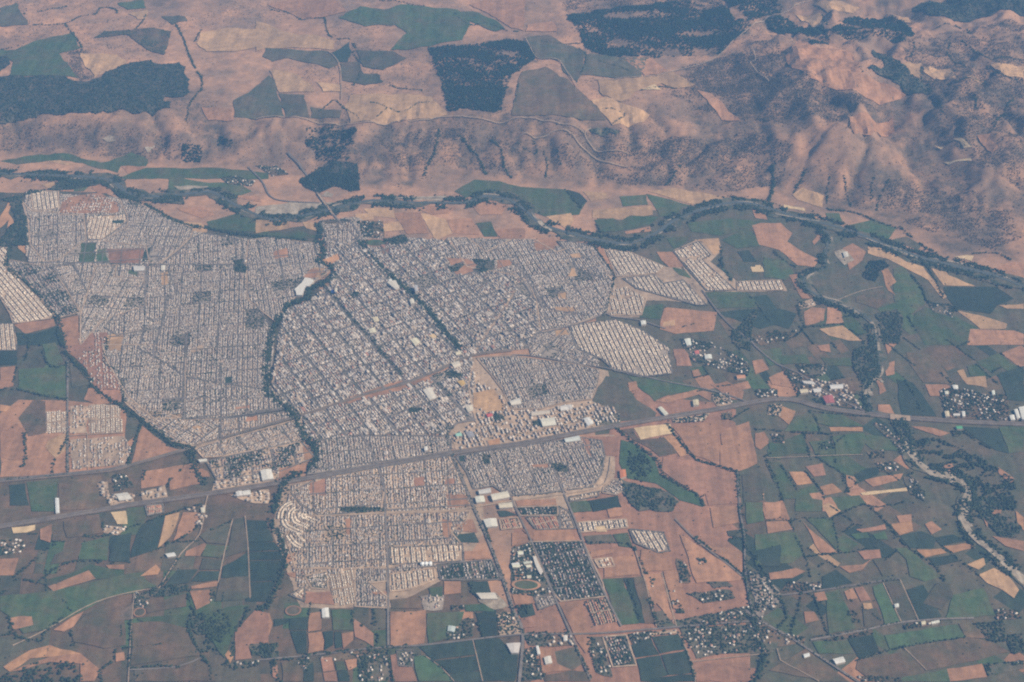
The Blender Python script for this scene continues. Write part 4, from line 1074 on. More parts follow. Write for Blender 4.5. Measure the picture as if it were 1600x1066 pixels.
# type | row direction (two points) | colour of the ground | label place | tile | outline
DIST = """
q|270,480 270,600|k|the white gridded estate|C1|270,470 403,470 400,600 270,600
q|540,440 540,600|k|the white gridded estate|C1|530,430 720,440 730,600 530,600
s|420,440 420,600|k|the white gridded estate|C1|420,440 525,440 520,600 415,600
s|420,640 420,800|k|the loose estate beyond the railway road|C1|420,640 740,620 780,700 740,790 600,800 430,820
w|20,640 220,870|k|the cream terraces on the left edge|B1|-60,480 50,490 30,590 110,670 320,880 300,910 80,940 60,880 0,780 -60,780
w|20,950 30,1060|k|the cream terraces on the left edge|B1|-60,940 80,940 100,1060 100,1100 -60,1100
w|10,20 15,70|k|the cream terraces on the left edge|C1|-60,0 90,10 100,70 -60,85
s|560,0 570,170|r|the pink estate|C1|380,0 640,0 630,180 700,270 720,340 600,340 540,300 500,200 400,100
w|200,155 215,265|u|the far terraces|B1|185,150 350,150 350,250 270,265 200,265
s|380,280 700,275|p|the pinkish far estate|B1|350,260 380,190 590,160 700,220 710,280 500,285 360,280
n|270,280 265,560|u|the far estate|B1|130,210 190,270 350,280 345,290 500,295 515,440 470,470 350,560 270,575 180,470 170,330
w|600,290 560,440|k|the new plots of the far estate|B1|510,300 750,290 760,330 680,390 610,440 520,440
n|1030,340 940,580|u|the far estate|B1|710,190 820,220 1040,330 1150,370 1140,420 1060,500 950,580 890,580 870,480 620,450 760,360 760,300
n|1060,520 1060,590|u|the far left town|B1|1070,500 1150,430 1210,400 1440,440 1450,590 960,590
l|290,590 420,760|u|the leafy houses on the left edge|B1|60,560 210,590 310,600 480,870 340,910 200,730 50,600
n|300,600 410,760|u|the leafy houses on the left edge|B1|310,600 440,590 520,750 430,770
n|730,670 650,830|u|the left town|B1|570,600 700,590 680,660 860,670 870,830 610,920 480,1066 480,890
n|870,600 860,840|u|the left town|B1|880,600 1000,600 1050,760 990,800 960,960 700,1010 620,960 720,850 860,840
n|433,376 440,412|u|the old far quarter|F|388,376 420,372 470,378 500,382 498,408 515,425 480,450 445,480 432,505 388,470 385,412
n|292,520 287,590|u|the left town|F|228,415 388,414 388,460 430,520 422,540 415,580 420,610 345,600 290,590 245,560 215,545 232,500 226,470
n|292,520 287,590|u|the left town|F|160,540 240,540 290,560 288,655 240,655 200,620 168,567
n|344,571 345,650|u|the left town|F|288,575 345,575 412,600 445,638 345,655 288,655
n|223,650 300,690|k|the diagonal terraces|F|194,628 240,640 290,657 345,656 340,690 305,698 268,690 223,655
n|344,600 345,690|k|the left town|F|345,656 460,643 463,652 340,688
n|345,695 463,652|k|the terraces beyond the railway|F|305,701 470,655 478,688 455,695 340,715 318,716
l|345,715 440,700|k|the leafy strip by the creek|F|322,722 470,690 492,716 440,737 340,752
i|345,755 440,740|k|the works by the creek|F|335,753 440,738 440,746 420,754 330,772
n|740,30 745,180|u|the old far quarter|B2|380,330 560,330 620,420 560,480 420,430
n|771,567 797,618|u|the grey terraces|F|745,560 800,557 905,571 938,579 935,600 925,625 880,630 845,640 800,640 785,610 770,590
w|905,505 935,570|u|the grey terraces|F|890,510 960,500 1000,515 1045,545 1050,585 1000,590 960,580 940,562 900,545
w|700,530 770,640|u|the white terraced estate|B3|560,500 690,510 910,600 860,640 620,660
w|1030,600 1150,740|k|the white terraced estate|B3|960,510 1110,450 1180,530 1130,560 1330,740 1160,745 1040,610
w|1400,690 1420,740|k|the white terraced estate|B3|1340,690 1599,680 1620,740 1340,745
w|900,700 960,790|u|the white terraced estate|B3|660,670 850,650 900,700 1020,680 1160,830 1100,830 920,780 740,730
w|650,750 690,890|k|the white terraced estate|B3|590,740 680,720 800,790 770,890 580,890
n|490,490 600,640|u|the right town edge|B3|270,450 350,450 490,480 600,640 560,680 380,610 350,540
n|817,428 845,475|u|the right town|F|700,372 730,372 760,395 800,375 835,375 870,395 890,388 925,395 957,440 950,490 885,512 845,520 838,470 825,440 800,430 730,418
c|506,447 628,586|u|the old town|F|505,400 540,370 580,390 650,372 700,378 735,420 800,432 828,445 840,480 843,515 826,540 790,547 740,556 660,592 520,635 462,650 440,630 425,600 430,560 440,500 450,482 485,470 515,445 522,420
c|506,447 628,586|u|the southern grid|F|463,654 516,638 660,594 700,577 738,560 742,600 735,640 743,658 715,662 699,680 620,680 560,680 500,690 480,685
n|500,690 505,735|u|the grid by the motorway|F|490,690 560,682 705,682 705,707 589,727 480,743 497,714
i|771,567 797,618|k|the works beside the motorway|F|745,600 785,612 800,642 845,642 925,628 960,640 965,662 905,675 820,690 712,705 704,685 745,660
n|815,738 830,771|u|the terraces below the motorway|F|712,714 905,684 940,690 945,712 940,742 925,762 850,772 795,776 770,760 740,765 730,740
w|1050,500 1060,520|k|the white terraces by the dirt road|W|1040,490 1330,440 1350,470 1060,520
w|1100,570 1110,600|k|the white terraces by the dirt road|W|1080,560 1340,510 1350,550 1090,600
n|1400,470 1500,520|u|the terraces by the golf course|W|1390,470 1480,400 1540,400 1580,500 1500,540 1380,520
w|790,290 795,350|k|the cream terraces|D2|795,270 1230,250 1235,350 800,370
w|820,430 830,520|k|the cream terraces|D2|800,430 1060,390 1070,460 910,520 800,530
q|520,400 560,600|k|the cream terraces in the corner|D2|420,440 580,390 590,610 470,610
n|640,480 650,620|u|the terraces in the corner|D2|590,390 780,390 780,470 680,480 780,560 780,630 590,620
w|220,560 280,510|k|the terraces in the corner|D2|200,550 290,500 290,590
n|310,440 420,430|m|the trees in the corner|D2|290,440 420,410 430,520 330,510
n|600,761 602,798|k|the southern terraces|F|500,747 705,713 738,790 602,798 500,806 470,790 455,770
n|602,798 606,886|k|the southern terraces|F|465,808 735,800 728,815 705,833 720,850 607,890 462,890 447,840
l|1100,380 1120,460|m|the leafy houses by the silos|D2|1080,370 1400,340 1460,460 1100,460
s|1000,560 1010,640|u|the small estate among the fields|D2|980,560 1120,550 1110,640 1000,640
S|20,300 120,500|m|the school grounds|D3|0,270 110,240 240,530 150,560 0,545
l|863,925 889,985|m|the leafy villa quarter|D3|100,235 420,230 540,480 560,560 290,590 240,530
r|740,740 800,850|o|the red-roofed terraces|W|700,740 980,725 1000,845 790,850
l|640,660 660,720|m|the leafy strip by the red terraces|W|600,650 980,640 980,720 650,725
n|1000,650 1060,830|k|the grey estate|W|990,640 1080,690 1140,840 1010,840
r|480,760 520,850|b|the brown terraces|W|460,760 620,740 660,830 480,850
R|460,590 510,720|m|the red-tiled estate|D3|430,590 560,570 640,710 500,730
w|400,130 410,170|u|the grey terraces in the fields|D3|390,120 680,100 690,150 400,180
w|720,170 760,240|u|the new terraces by the bare fields|D3|700,160 900,180 940,290 870,300 730,240
w|510,340 530,380|k|the half-built terraces|D3|490,340 590,330 610,380 520,390
n|150,600 170,640|u|the terraces by the school|D3|130,560 250,550 270,600 160,640
S|980,330 1060,420|b|the villas in the bare plots|D3|980,330 1020,350 1060,430 1060,480 1000,480
S|920,510 930,540|m|the villas in the bare plots|D3|920,510 970,510 970,540 930,540
S|830,450 850,520|m|the villas in the bare plots|D3|820,450 850,450 870,520 840,525
S|1100,330 1120,370|m|the villas in the bare plots|D3|1095,330 1140,325 1180,370 1120,375
S|940,580 990,660|m|the villas in the bare plots|D3|940,580 990,580 1030,660 990,660
S|1150,460 1200,470|m|the villas in the bare plots|D3|1140,460 1260,440 1320,500 1200,510
S|1020,540 1120,530|m|the villas along the lane|D3|1040,540 1300,520 1330,570 1140,600
S|870,690 960,690|m|the villas along the lane|D3|860,650 910,640 930,690 1000,700 1440,610 1450,690 980,740 870,740
S|1410,400 1470,560|u|the village at the lane bend|D3|1400,400 1500,430 1590,590 1560,640 1480,620 1430,540
S|1000,750 1100,745|m|the houses below the lane|D3|1000,750 1480,720 1480,890 1250,900 1100,930 1020,800
S|0,440 160,560|u|the village at the lane bend|D4|0,430 80,450 160,560 60,620 40,700 0,660
S|140,550 390,500|b|the crossroads village|D4|140,540 200,470 300,480 390,470 380,515
S|0,700 200,800|b|the houses on the diagonal road|D4|0,690 200,790 300,800 290,840 60,860
S|330,800 700,760|b|the row of houses by the lane|D4|330,800 700,755 700,785 440,825
S|880,740 1110,700|b|the houses by the long green field|D4|880,725 1110,695 1110,720 890,755
S|540,660 590,700|b|the farm among the strips|D4|540,650 590,640 630,710 580,720
S|1420,640 1550,650|b|the hamlet on the right|D4|1420,630 1550,640 1590,690 1440,700
S|1370,980 1500,960|m|the farm at the bottom edge|D4|1360,960 1599,940 1599,990 1380,1030
S|620,1040 860,1050|b|the houses on the bottom edge|D4|610,1030 860,1045 860,1066 640,1066
S|40,840 140,860|m|the houses by the creek|D4|30,840 140,830 110,890 40,900
S|380,930 800,870|b|the houses along the bottom lane|D2|375,920 780,865 780,890 600,920 400,950
l|860,890 930,970|m|the leafy block by the crossroads|D2|840,880 940,880 930,980 850,970
S|620,900 640,1060|m|the houses below the bottom lane|D2|600,920 690,900 780,900 790,1060 620,1066
S|250,930 300,1000|m|the houses below the bottom lane|D2|245,930 330,930 300,1000 260,990
S|1120,790 1280,780|m|the farms above the dark orchards|D2|1120,795 1240,690 1300,690 1290,800 1130,820
S|1440,690 1560,780|k|the works on the main avenue|D2|1430,660 1540,650 1590,780 1450,800
S|1160,620 1240,640|b|the farms above the dark orchards|D2|1160,615 1240,615 1240,640 1165,645
S|70,830 90,900|m|the farmhouse in the trees|D2|50,850 110,850 110,910 60,910
l|560,810 650,980|m|the dense quarter by the vineyards|D3|540,800 680,790 740,970 600,980
S|450,810 560,1000|m|the houses by the straight lane|D3|440,800 540,800 600,1040 500,1010
S|700,780 800,770|m|the houses by the vineyards|D3|690,785 820,770 840,795 720,845
S|810,770 980,760|k|the row above the vineyards|D3|815,770 980,755 985,780 830,795
S|90,790 200,830|m|the farms below the lane|D3|70,790 250,790 200,860 100,850
S|60,880 130,1040|m|the houses by the main avenue|D3|50,870 120,870 180,1050 60,1060
i|290,800 350,850|b|the sheds below the lane|D3|210,790 350,800 360,850 220,860
S|0,230 150,240|b|the hamlet at the left edge|D1|-60,220 150,220 140,290 40,320 -60,310
i|620,130 760,160|k|the works by the canal road|D1|600,130 760,150 700,195 620,180
r|870,20 970,10|k|the small red estate by the motorway|D1|865,20 970,10 975,60 880,80
i|1100,30 1200,50|b|the sheds by the bend|D1|1090,20 1220,10 1230,90 1180,150 1140,60
S|810,540 880,600|m|the farmstead|D1|800,540 890,530 890,600 860,640 800,620
S|1240,540 1280,580|b|the small farm|D1|1240,520 1290,515 1280,570 1250,590
S|1340,960 1540,950|m|the houses by the gully|D1|1330,960 1540,940 1540,970 1400,1000
S|820,1000 860,1020|m|the cottage by the bottom lane|D1|800,1000 860,995 850,1035 800,1030
i|660,970 790,1000|k|the works by the railway road|C1|580,900 640,890 650,960 790,960 800,1010 660,1040 600,960
i|850,960 980,930|k|the sheds beside the motorway|C1|840,950 980,910 1000,980 850,1010
i|1300,890 1500,850|k|the sheds beside the motorway|C1|1280,880 1599,815 1599,890 1300,935
i|1380,970 1599,940|k|the sheds below the motorway|C1|1370,970 1599,935 1599,1020 1480,1010
S|680,860 740,920|m|the brown villas|C1|670,850 740,840 800,920 680,950
S|1010,50 1300,200|m|the leafy campus|C3|1000,40 1180,60 1310,120 1420,200 1400,260 1280,230 1070,170
S|1190,380 1300,430|k|the compound by the motorway|C3|1190,370 1290,360 1310,430 1220,440
S|950,520 1180,490|k|the yards along the motorway|C3|950,510 1180,480 1140,530 960,540
S|1250,480 1310,510|b|the yards along the motorway|C3|1250,480 1310,475 1310,515 1250,520
S|1480,370 1580,350|b|the houses by the slip road|C3|1480,360 1580,340 1580,380 1490,390
S|500,500 640,560|m|the houses in the meadow corner|C3|490,500 640,480 650,560 500,560
S|1400,40 1560,0|b|the houses on the valley road|C3|1420,40 1590,-20 1580,60 1480,80
S|0,40 240,0|b|the houses on the valley road|C4|0,20 250,-10 200,40 60,80
S|170,220 340,300|b|the depot quarter|C4|150,200 250,240 350,310 290,320 220,290
S|250,190 420,210|m|the depot quarter|C4|240,190 430,190 420,240 350,280 260,230
i|290,300 640,460|b|the depot quarter|C4|260,280 350,280 540,310 560,350 640,460 500,440 450,430 280,340
S|20,360 130,360|b|the houses by the slip road|C4|0,340 130,340 130,380 20,390
S|1110,340 1500,500|b|the roadside settlement|C4|1100,340 1200,330 1330,360 1500,370 1520,530 1130,510
S|720,560 890,700|m|the houses along the side river|C4|700,540 760,550 860,640 930,730 870,730 800,640
S|670,720 780,720|b|the farm in the meadows|C4|660,710 770,705 770,745 690,750
S|730,800 850,820|b|the round farm|C4|720,780 820,770 860,820 740,830
S|870,870 1010,1000|m|the houses above the gravel channel|C4|880,860 930,850 1010,950 1010,1010 920,960
S|370,660 450,680|m|the farm in the small fields|C4|370,650 450,650 450,690 380,700
S|100,620 180,640|b|the cottage in the small fields|C4|95,610 180,610 170,660 110,660
S|80,430 150,480|k|the works by the motorway|C4|80,430 160,430 150,500 70,490
S|1010,840 1170,860|m|the hamlet by the green field|B4|1030,810 1190,850 1170,900 1060,870
S|270,820 360,820|k|the houses by the ford|B4|260,810 340,790 360,830 270,850
S|420,330 700,330|b|the houses by the bridge|B2|400,320 560,320 600,400 430,400
S|600,340 880,380|b|the houses by the river wood|B2|600,330 760,330 760,430 640,430
S|200,60 470,130|b|the farm on the scarp|B2|0,0 120,0 200,50 100,60
S|420,250 640,400|m|the farms in the far fields|B1|1310,70 1400,60 1520,90 1500,120 1360,110
S|570,830 620,900|b|the farm on the plateau|A1|900,170 1020,190 980,330 880,300 760,210 560,230 620,190
n|830,535 905,560|u|the right town|F|826,545 836,528 885,514 930,545 938,575 905,569 830,556
n|292,520 287,590|u|the left town|F|40,300 190,310 270,345 300,362 385,374 385,412 388,460 430,520 420,600 445,640 345,655 290,660 240,655 195,625 168,567 155,540 120,490 62,445 40,400
n|600,761 602,798|k|the southern terraces|F|455,760 705,714 735,790 725,830 700,850 715,880 610,905 470,925 435,830
n|817,428 845,475|u|the right town|F|500,345 560,340 600,375 650,372 690,380 700,372 800,375 890,388 960,440 955,490 885,512 830,545 740,556 640,470 520,420
"""
# label|wall h|colour r g b|tile|outline
BLDG = """
large white shopping mall roof inside the creek bend|12|.72 .66 .56|Y|460,640 590,520 650,430 740,445 810,490 720,580 660,580 600,740 500,740 490,670
big square white warehouse beside the motorway near the creek|10|.74 .68 .57|C2|28,832 92,826 107,882 40,892
long cream warehouse of the shopping sheds by the main avenue|10|.72 .64 .48|W|380,550 530,520 552,572 400,602
cream hall with pale roof beside the main avenue|9|.72 .68 .54|W|240,570 320,560 332,612 255,622
pale grey store behind the cream shopping sheds|9|.6 .55 .48|W|270,510 380,490 385,530 280,545
tan open-sided store below the cream sheds|8|.66 .56 .4|W|450,630 570,615 580,660 460,668
white L-shaped factory by the red rows|8|.72 .66 .54|W|315,770 430,760 445,830 345,840
bright yellow-roofed hall near the station|10|.6 .38 .12|S|425,225 480,215 500,245 465,268
red-roofed hall beside the bare tan field|9|.58 .12 .09|S|680,515 730,508 745,530 700,545
cream factory hall beside the station park|9|.68 .58 .44|S|370,60 440,40 460,80 400,105
pale square store in the middle of the old town|10|.74 .66 .46|Z|20,620 120,585 195,660 100,725
cream block at the end of the tree-lined boulevard|9|.72 .62 .42|Z|820,840 910,820 930,870 830,890
long white hall on the edge of the old town grid|9|.7 .62 .5|S|120,300 200,280 240,370 180,390
tan office block in the old town grid|14|.66 .58 .46|X|940,600 1020,585 1055,650 1020,665
white round-ended hall by the boulevard|12|.76 .7 .6|X|955,575 985,570 990,595 960,600
cream apartment block by the boulevard|18|.7 .62 .48|X|1145,765 1180,755 1190,795 1155,800
grey apartment tower by the boulevard|26|.5 .46 .43|X|1185,650 1215,645 1220,695 1195,700
tan hall in the middle of the old town|9|.68 .56 .36|X|810,910 860,905 875,940 830,950
pale hall on the dark straight street|9|.7 .62 .44|X|780,1015 830,1000 850,1040 790,1050
cream tower beside the blue-roofed shed near the mall|22|.68 .58 .42|Y|1185,640 1230,650 1220,715 1180,710
blue-roofed shed on the dark straight street|9|.06 .12 .36|Y|1115,645 1170,640 1185,695 1130,700
large white shed among the works near the motorway|9|.72 .66 .52|S|1165,560 1290,545 1310,610 1190,625
white square shed at the head of the works|8|.7 .64 .55|S|1340,445 1400,435 1420,475 1350,485
pale square shed next to the white square shed|8|.6 .54 .47|S|1400,435 1440,428 1455,465 1422,475
long tan roof in the works near the motorway|8|.6 .5 .38|S|1085,495 1250,480 1255,510 1090,530
white roofs by the creek edge works|8|.7 .62 .5|S|890,400 980,370 1000,420 910,435
white slanted shed at the right end of the works|9|.72 .68 .6|C3|425,522 460,516 486,550 450,566
pale twin greenhouse below the motorway|7|.62 .62 .54|C3|310,640 400,622 405,650 320,662
green-roofed sports hall by the avenue|9|.36 .58 .44|S|410,690 460,680 470,710 415,715
grey arched sports hall by the avenue|9|.34 .31 .3|S|500,680 560,665 585,715 530,725
cream low block beside the dirt yard|8|.66 .57 .43|S|500,450 560,430 570,480 520,495
white office block with a dark side near the avenue|14|.74 .68 .58|S|130,820 160,810 165,845 135,850
white school block with a lawn in front|10|.72 .68 .5|K|230,758 370,748 360,802 242,802
pale green-grey school hall|9|.56 .56 .44|K|432,700 560,688 562,722 440,742
white school hall behind the pale hall|9|.72 .68 .48|K|330,515 420,508 422,548 335,572
white narrow school wing by the dark trees|9|.74 .7 .52|K|470,762 562,752 582,790 490,802
long white angled school wing along the lane|9|.66 .58 .48|K|600,600 655,605 700,720 780,870 740,930 690,850 640,740
pale tan school roof at the lower field|8|.66 .58 .42|K|490,940 570,935 575,985 500,990
red-roofed depot beside the motorway junction|9|.42 .13 .12|C4|400,392 458,382 472,428 422,432
white workshop behind the red-roofed depot|8|.68 .62 .54|C4|340,345 390,340 392,362 350,366
long white shed in the depot quarter|8|.7 .65 .58|C4|440,322 520,318 522,342 450,346
pale long shed at the start of the depot quarter|8|.64 .58 .5|C4|275,296 340,300 360,320 290,312
cream yard building beside the slip road|8|.66 .55 .36|C4|262,350 310,345 315,365 270,370
largest white warehouse at the right edge by the motorway|12|.76 .72 .62|C4|1565,458 1620,452 1622,532 1585,530
white narrow warehouse next to the largest one|10|.74 .7 .6|C4|1538,470 1558,466 1576,518 1556,524
small white warehouse at the motorway near the right edge|9|.74 .7 .6|C4|1510,505 1538,500 1546,530 1520,532
tan rectangular warehouse beside the motorway|9|.66 .54 .36|C4|1125,480 1150,478 1156,510 1132,511
white upright shed beside the motorway|9|.74 .7 .6|C4|1226,480 1246,480 1248,510 1232,511
low white shed between the tan and white sheds|7|.66 .6 .52|C4|1175,492 1218,490 1218,503 1178,504
white twin barns beyond the roadside settlement|8|.74 .7 .6|C4|1170,322 1204,324 1206,346 1180,346
cream barn in the roadside settlement|8|.68 .64 .5|C4|1125,360 1148,358 1150,376 1130,378
white barn in front of the dark field|8|.72 .72 .6|C4|1405,356 1422,354 1426,378 1410,380
bright green roof beside the motorway pond|6|.12 .36 .17|C4|1190,566 1228,563 1234,580 1200,582
white warehouse by the works gate on the motorway|9|.7 .64 .56|C1|1404,960 1440,952 1448,980 1412,986
white warehouse row by the motorway|9|.72 .66 .56|C1|1442,955 1490,948 1496,975 1450,980
white yard roof by the railway road works|8|.66 .6 .5|C1|690,972 760,962 790,1000 712,1010
white hall beside the bare curved field|8|.7 .64 .52|C1|1180,766 1232,760 1236,775 1190,780
pale long school roof in the left town|8|.62 .56 .48|B1|795,602 865,606 860,630 800,632
cream square hall on the straight far road|9|.72 .64 .5|B1|960,602 986,602 984,630 960,630
white barns beside the pale farm road|6|.72 .68 .6|D1|985,312 1040,304 1050,325 1000,332
white glasshouse strip beside the motorway|5|.74 .72 .66|D1|330,-20 352,-20 356,66 334,70
cream square shed at the bend of the farm road|8|.68 .6 .44|D1|1196,40 1222,38 1222,68 1200,68
white farm sheds at the diagonal road|7|.72 .68 .6|D4|460,940 520,925 536,955 480,970
white house with green pool on the bare plot|5|.74 .72 .66|D4|284,910 320,900 325,920 292,930
long white sheds at the end of the green field lane|6|.72 .68 .56|D4|1045,716 1092,706 1096,720 1050,730
cream shed in the row by the green field lane|6|.68 .58 .38|D4|985,716 1010,711 1014,730 990,735
white barn standing in the green field strips|6|.72 .7 .6|D4|826,612 852,608 854,628 832,632
white greenhouse block beside the corner terraces|6|.74 .7 .62|D2|392,640 432,632 438,690 396,692
large pale roof at the foot of the main avenue|9|.64 .57 .5|D2|1490,850 1575,845 1562,905 1520,906
low pale factory on the concrete yard|8|.66 .58 .46|D2|1310,548 1420,545 1440,582 1340,582
diamond-shaped pale greenhouse in the green field|5|.52 .56 .5|D2|1145,738 1190,745 1180,778 1140,770
white house with bright roof on the main avenue|8|.76 .72 .64|D2|1520,372 1565,365 1572,390 1530,396
white shed row on the main avenue|8|.72 .66 .58|D2|1555,300 1590,298 1592,318 1560,320
white shed below the bottom lane|7|.74 .7 .62|D3|142,862 158,860 170,910 152,912
pale shed pair below the bottom lane|7|.68 .62 .52|D3|190,930 230,920 240,962 200,970
white shed by the works below the bottom lane|7|.72 .66 .56|D3|305,800 330,798 330,830 308,832
white building by the red depot tank yard|8|.74 .7 .6|B3|765,932 795,928 798,950 770,954
pale quarry plant in the gravel workings|6|.62 .56 .46|B4|520,520 548,515 555,545 530,550
white campus block among the trees|9|.72 .7 .58|C3|1025,50 1060,45 1068,85 1040,88
white campus wing in the leafy grounds|9|.72 .7 .6|C3|1145,145 1185,140 1190,165 1150,168
red-roofed house among the leafy campus blocks|8|.6 .18 .14|C3|1085,120 1110,116 1115,136 1090,138
orange-roofed hall at the campus edge|8|.62 .3 .16|C3|1335,265 1385,262 1390,280 1340,284
tan yard roof near the motorway compound|8|.62 .52 .34|C3|1075,412 1108,408 1112,440 1080,444
pale long sheds edging the green meadow by the motorway|7|.66 .62 .48|C3|868,456 890,450 930,492 908,502
orange roof at the golf club|8|.62 .22 .09|C3|640,830 675,825 680,865 645,878
"""
TRACKS = """
reddish oval running track with green infield by the park|X|840,232|70|34|-6
pale oval track of the school field|D3|84,492|62|26|-4
sandy ring track near the farmstead|D1|832,655|26|22|0
earth oval arena beside the corner terraces|D2|222,645|34|24|0
sandy oval in the creek bend|Y|985,345|22|22|0
"""
SILOS = [('D2', 990, 373), ('D2', 1013, 372), ('D2', 1037, 371)]

# curved terrace rows: number, spacing m, tile, outer line
ARCS = """
9|15|D2|132,96 136,66 150,38 178,12 205,0
8|15|D2|155,112 172,145 205,165 240,180 262,190
4|15|D2|185,205 205,235 235,262 262,272
"""
# farmland divided into plots: outline, direction along plots, mean plot size m
PATCH = """
125|1178,860 1235,900|F|1165,640 1250,640 1350,655 1400,670 1430,740 1490,790 1500,830 1600,930 1600,1066 1340,1066 1240,1000 1185,960 1165,890 1158,750
100|606,886 607,1014|F|400,945 480,945 660,955 720,955 800,1000 800,1066 400,1066 380,990
140|205,940 202,1041|F|0,900 300,870 400,940 400,1066 0,1066
110|1100,470 1130,510|F|1100,455 1240,430 1330,490 1360,540 1350,640 1160,620 1050,600 1060,560
125|1290,520 1340,560|F|1380,480 1600,520 1600,640 1420,650 1385,600
110|80,830 60,900|F|0,830 230,800 320,790 300,870 0,900
"""
# ------------------------------------------------------------------ terrain
def axis(lo, hi, step, far):
    a = list(np.arange(lo, hi + 1, step)); s = step
    while a[-1] < far[1]: s *= 1.5; a.append(a[-1] + s)
    s = step
    while a[0] > far[0]: s *= 1.5; a.insert(0, a[0] - s)
    return np.array(a)
ax, ay = axis(-5202, 5202, 18, (-60000, 60000)), np.concatenate([np.array([-60000., -20000, -5000, 0, 3000, 5000, 6000, 6800]), axis(6984, 12600, 18, (6984, 70000))])
GX, GY = np.meshgrid(ax, ay); GZ = height_fn(GX, GY); nx, ny = len(ax), len(ay)
idx = np.arange(nx * ny).reshape(ny, nx)
F4 = np.stack([idx[:-1, :-1], idx[:-1, 1:], idx[1:, 1:], idx[1:, :-1]], -1).reshape(-1, 4)
me = bpy.data.meshes.new('terrain'); me.vertices.add(nx * ny); me.vertices.foreach_set('co', np.stack([GX, GY, GZ], -1).ravel())
me.loops.add(F4.size); me.loops.foreach_set('vertex_index', F4.ravel()); me.polygons.add(len(F4)); me.polygons.foreach_set('loop_start', np.arange(len(F4)) * 4)
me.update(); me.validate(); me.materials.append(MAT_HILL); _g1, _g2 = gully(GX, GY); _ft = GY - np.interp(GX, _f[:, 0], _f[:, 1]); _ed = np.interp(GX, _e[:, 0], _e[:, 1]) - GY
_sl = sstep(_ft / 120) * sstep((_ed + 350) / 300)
VEG_SHADE = _sl * .18 + _sl * np.clip(2.0 * (_g1 - .55) * (_g1 > .55) + 1.1 * (_g2 - .6) * (_g2 > .6), 0, 1) + sstep(_ft / 200) * np.clip(3.2 * (fbm(GX / 520, GY / 380, 71, 4) - .56), 0, .8) + sstep((GX - 1300) / 900) * sstep(_ft / 200) * np.clip(3 * (fbm(GX / 420, GY / 420, 73, 4) - .5), 0, .8)  # scrub patches by noise, plus gully shade painted in as darker colour
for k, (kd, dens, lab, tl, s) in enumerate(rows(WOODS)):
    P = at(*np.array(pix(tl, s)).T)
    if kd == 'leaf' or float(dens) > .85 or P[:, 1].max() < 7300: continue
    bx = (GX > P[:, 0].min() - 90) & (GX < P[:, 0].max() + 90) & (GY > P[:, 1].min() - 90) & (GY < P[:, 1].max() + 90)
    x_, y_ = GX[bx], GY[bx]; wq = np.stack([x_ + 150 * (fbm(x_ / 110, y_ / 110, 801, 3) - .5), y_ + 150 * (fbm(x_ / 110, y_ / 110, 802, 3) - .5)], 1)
    VEG_SHADE[bx] = np.maximum(VEG_SHADE[bx], inside(wq, P) * np.clip((1.5 if kd == 'pine' else 1.9) * (fbm(x_ / 150, y_ / 110, 810 + k, 4) - (.1 if kd == 'pine' else .26)), 0, .9))
VEG_SHADE = np.clip(VEG_SHADE, 0, .92); va = me.color_attributes.new('veg_shade', 'FLOAT_COLOR', 'POINT'); _c4 = np.ones((nx * ny, 4), np.float32); _c4[:, :3] = VEG_SHADE.reshape(-1, 1); va.data.foreach_set('color', _c4.ravel())
me.polygons.foreach_set('use_smooth', np.ones(len(F4), bool))
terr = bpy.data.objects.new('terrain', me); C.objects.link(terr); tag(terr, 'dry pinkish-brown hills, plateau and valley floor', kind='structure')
# ------------------------------------------------------------------ fields and woods
zf = [0.2]
def nz(d=.008): zf[0] += d; return zf[0]
FIELD_POLYS = []
for k, (kd, tl, s) in enumerate(rows(BASE)):
    o = sheet('farmland', at(*np.array(pix(tl, s)).T), nz(), FK[kd][1], 12, 120, k)
    tag(o, ['dull green farmland around the left edge of town', 'brown-green farmland in the lower left', 'dull green farmland beside the river', 'brown farmland below the golf course', 'dull green farmland in the lower right', 'brown farmland along the bottom edge'][k], kind='structure')
FP0 = [at(*np.array(pix(tl, s)).T) for kd, tl, s in rows(FIELDS)]
PLINES = []
for k, (size, dr, tl, s) in enumerate(rows(PATCH)):
    P = at(*np.array(pix(tl, s)).T); a, b = at(*np.array(pix(tl, dr)).T); u = (b - a) / np.hypot(*(b - a)); v = np.array([-u[1], u[0]]); c = P.mean(0); size = float(size)
    Q = np.stack([(P - c) @ u, (P - c) @ v], 1); st = [(Q[:, 0].min(), Q[:, 0].max(), Q[:, 1].min(), Q[:, 1].max())]
    while st:
        x0, x1, y0, y1 = st.pop(); dx, dy = x1 - x0, y1 - y0
        if max(dx / 1.7, dy) > size * random.uniform(.7, 1.6):
            f = random.uniform(.35, .65)
            if dx / 1.7 > dy: st += [(x0, x0 + dx * f, y0, y1), (x0 + dx * f, x1, y0, y1)]
            else: st += [(x0, x1, y0, y0 + dy * f), (x0, x1, y0 + dy * f, y1)]
            continue
        R_ = np.array([c + u * (x + random.uniform(-5, 5)) + v * (y + random.uniform(-5, 5)) for x, y in ((x0 + 2, y0 + 2), (x1 - 2, y0 + 2), (x1 - 2, y1 - 2), (x0 + 2, y1 - 2))]); m_ = R_.mean(0)[None]
        if not inside(m_, P)[0] or any(inside(m_, q_)[0] for q_ in FP0) or random.random() < .12: continue
        kd = random.choices('vbgdpetr', (34, 26, 22, 12, 6, 1, 1, 3))[0]; mp = to_px(*m_[0]); l = 'small ' + FK[kd][0] + ' plot ' + rel(*mp)
        tag(sheet('field', R_, nz(), FK[kd][1], 3, 60, k), l, kind='structure', group=l)
        if random.random() < .42: i_ = random.randrange(4); PLINES.append((R_[i_], R_[(i_ + 1) % 4]))
